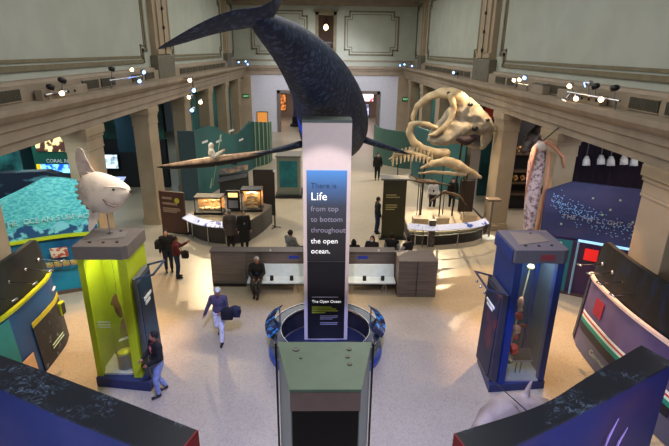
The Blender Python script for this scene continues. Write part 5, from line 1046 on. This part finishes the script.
    if undershirt: link('shirt_front', MB().ell(j['chest']-V((0, 0, .08))+V((0, .07, 0)), (.07, .07, .2)), cmat(undershirt), t, True, False)
    # shoes
    for q in 'LR':
        k = MB(); an = j['an'+q]; k.cap(an-V((0, 0.03, .045)), an+V((0, .15, -.055)), .045, .036).ell(an-V((0, .01, .02)), (.045, .055, .05)); sh = link('shoe', k, cmat(shoes), t, world=False); remesh(sh, .018, 1)
    # hair / cap
    k = MB(); hc = h-fd*.018+V((0, 0, .022)); k.ell(hc, (.088*s, .100*s, .108*s), fr, 12, 8)
    if hairstyle == 'long': k.cap(h-fd*.06, j['neck']-fd*.07-V((0, 0, .12)), .085, .07)
    if hairstyle == 'bun': k.ell(h-fd*.11+V((0, 0, .05)), (.05, .05, .05))
    if hairstyle == 'hood': k.cap(h-fd*.03, j['neck']-fd*.02-V((0, 0, .03)), .1, .1)
    ho = link('hair' if hairstyle != 'hood' else 'hood', k, cmat(hair), t, world=False); bmv = ho
    if cap: link('cap', MB().ell(h-fd*.01+V((0, 0, .05)), (.095, .11, .085), fr), cmat(cap), t, True, False)
    # face details: eyes, brows, mouth in front of the hair shell
    e = MB()
    for q in (-1, 1): e.ell(h+fd*.092*s+sidev*.03*s*q+V((0, 0, .008)), (.011, .006, .007), fr, 8, 6)
    link('eyes', e, black, t, True, False)
    if mask: link('face_mask', MB().ell(h+fd*.06-V((0, 0, .05)), (.06, .062, .05), fr), cmat(mask if not mask is True else (.85, .88, .9)), t, True, False)
    else: link('mouth', MB().ell(h+fd*.088*s-V((0, 0, .055)), (.022, .008, .006), fr, 8, 6), mat('lips', (.55, .25, .22), .5), t, True, False)
    if scarf: link('scarf', MB().tube([j['neck']+V((.07*math.cos(a), .07*math.sin(a), -.03)) for a in [k*PI/5 for k in range(11)]], .035, 8), cmat(scarf), t, True, False)
    if backprint: link('back_print', MB().ell(j['chest']+V((0, -.115 if not isinstance(backprint, tuple) else backprint[1], 0)), (.09, .03, .11)), mat('print_red', (.85, .15, .25), .7, c2=(.95, .6, .6), scale=14), t, True, False)
    return t, j
def bag_on(label, loc, size, c, strap=None, name='shoulder_bag'):
    t = thing(name, label, 'bag', loc); x, y, z = loc; a, b_, c_ = size
    o = link('pouch', MB().ell((x, y, z), (a/2, b_/2, c_/2)).box((x-a*.4, y-b_*.35, z-c_*.42), (x+a*.4, y+b_*.35, z+c_*.3)), cmat(c), t); remesh(o, .02, 3)
    if strap: link('strap', MB().tube([V(p) for p in strap], .014, 6), cmat(c), t, True)
    return t
# local +y is the way the figure faces; rz turns it
person('long-haired person in black clothes standing beside the one in a red hoodie', (-5.78, 16.75, 0), R(-160), top=(.07, .06, .08), legs=(.10, .13, .20), hairstyle='long', hair=(.06, .05, .05), H=1.68)
bag_on('black round backpack carried by the long-haired person in black', (-6.08, 16.72, 1.12), (.26, .3, .4), (.06, .05, .06), [(-6.0, 16.7, 1.3), (-5.9, 16.75, 1.45), (-5.8, 16.7, 1.3)])
person('person in a dark red hoodie and blue jeans stretching one arm out', (-5.3, 16.25, 0), R(-70), top=(.36, .07, .10), legs=(.10, .17, .32), hair=(.10, .07, .06), skin=1, J=dict(elL=(-.2, .22, 1.22), wrL=(-.18, .42, 1.32), elR=(.24, .1, 1.12), wrR=(.2, .3, 1.1)), H=1.62)
bag_on('black shoulder bag hanging at the side of the person in the red hoodie', (-4.95, 16.12, .98), (.3, .18, .34), (.05, .05, .06), [(-5.05, 16.15, 1.1), (-5.25, 16.25, 1.42), (-5.2, 16.3, 1.0)])
person('person in a grey-purple jacket and white trousers walking toward the camera', (-2.95, 12.2, 0), R(180), 'walk', top=(.30, .27, .36), legs=(.86, .86, .90), hair=(.80, .80, .80), skin=1, shoes=(.14, .09, .08), H=1.66, cap=(.82, .82, .80), scarf=(.35, .14, .16), J=dict(wrR=(.42, .0, .84), elR=(.30, -.04, 1.12), elL=(-.24, .08, 1.12), wrL=(-.12, .24, 1.05)))
bag_on('black tote bag and bundle carried by the walking person in white trousers', (-2.68, 11.98, .98), (.4, .24, .42), (.06, .06, .10), [(-2.7, 12.0, 1.15), (-2.8, 12.2, 1.42), (-2.75, 12.3, 1.1)], 'tote_bag')
bag_on('dark blue coat bundle slung behind the walking person', (-2.48, 12.1, .98), (.36, .3, .36), (.12, .13, .22), name='coat_bundle')
person('person in a black pink-printed jacket and pale jeans beside the lime case', (-3.92, 9.85, 0), R(130), 'walk', top=(.06, .05, .06), legs=(.52, .57, .74), hair=(.05, .04, .04), skin=1, shoes=(.14, .14, .16), H=1.74, backprint=(0, .115), scarf=(.50, .12, .12), J=dict(wrL=(-.15, .26, 1.0), elL=(-.26, .04, 1.12), wrR=(.16, .26, 1.02), knL=(-.09, .12, .5), anL=(-.09, .10, .10), knR=(.09, .05, .5), anR=(.09, -.14, .10)))
person('person in a grey-brown coat standing left of the one in the long black coat', (-3.9, 19.1, 0), R(10), top=(.30, .26, .25), legs=(.12, .11, .12), hair=(.45, .43, .42), coat=.35, H=1.7, vox=.03)
person('person in a long black coat at the curved counter', (-3.3, 18.95, 0), R(200), top=(.05, .05, .06), legs=(.06, .06, .08), hair=(.12, .10, .09), coat=.6, H=1.74, undershirt=(.4, .42, .48), vox=.03)
person('grey-haired man in a dark jacket and blue shirt sitting on the white bench', (-2.28, 15.18, 0), R(180), 'sit', top=(.09, .08, .10), legs=(.20, .19, .19), hair=(.72, .72, .74), skin=1, H=1.72, undershirt=(.15, .30, .42), J=dict(anL=(-.06, .5, .09), anR=(.06, .42, .09)))
person('person with dark hair bun and grey top behind the divider left of the pillar', (-1.28, 17.55, 0), R(-40), 'sit', top=(.36, .38, .38), hair=(.10, .07, .06), hairstyle='bun', H=1.86, skin=1)
person('person in black with only head and shoulders showing just right of the pillar', (1.12, 17.05, 0), R(0), 'sit', top=(.06, .06, .07), hair=(.06, .06, .07), hairstyle='hood', H=1.62)
person('person with covered head and pale mask seated behind the divider in dark clothes', (1.83, 17.2, 0), R(160), 'sit', top=(.12, .08, .09), hair=(.16, .14, .15), hairstyle='hood', mask=True, H=1.72)
person('person in a black vest with white sleeves seated behind the divider', (2.6, 17.3, 0), R(-20), 'sit', top=(.07, .06, .07), hair=(.12, .08, .07), sleevecol=(.72, .72, .76), H=1.84)
person('person with a raised white sleeve at the right end behind the divider', (3.2, 17.15, 0), R(30), 'sit', top=(.07, .07, .09), hair=(.05, .04, .05), sleevecol=(.75, .75, .80), H=1.74, J=dict(elR=(.3, .12, .86), wrR=(.16, .22, 1.05)))
person('person in dark clothes with a teal pack standing left of the olive sign', (2.42, 20.9, 0), R(-80), top=(.08, .12, .14), legs=(.08, .12, .30), hair=(.06, .06, .06), H=1.74, vox=.03)
person('person in black standing alone on the far floor near the right doorway', (3.42, 30.7, 0), R(180), top=(.05, .05, .06), legs=(.05, .05, .07), hair=(.06, .05, .05), H=1.76, vox=.03)
person('fair-haired person in a white shirt with a dark front behind the skeleton platform', (5.6, 24.1, 0), R(180), top=(.88, .88, .90), legs=(.2, .2, .25), hair=(.70, .45, .25), H=1.72, undershirt=(.1, .1, .2), vox=.03)
person('person in black half hidden behind the right pole of the platform', (6.75, 24.6, 0), R(170), top=(.06, .05, .06), legs=(.06, .06, .07), hair=(.05, .05, .05), H=1.7, vox=.03)
person('person in a red shirt standing at a screen in the left side bay', (-12.9, 26.6, 0), R(-90), top=(.62, .18, .18), legs=(.1, .1, .12), hair=(.06, .05, .05), H=1.75, vox=.03)
person('white hooded paddler figure seated in the hanging kayak', (-4.74, 20.5, 2.86), R(-80), 'sit', top=(.86, .84, .78), legs=(.8, .78, .72), hair=(.9, .9, .86), hairstyle='hood', H=1.75, name='paddler_figure', vox=.03, J=dict(hiL=(-.08, 0, .5), hiR=(.08, 0, .5), knL=(-.1, .4, .46), knR=(.1, .4, .46), anL=(-.08, .8, .46), anR=(.08, .8, .46), wrL=(-.2, .4, .9), wrR=(.2, .42, .95)))
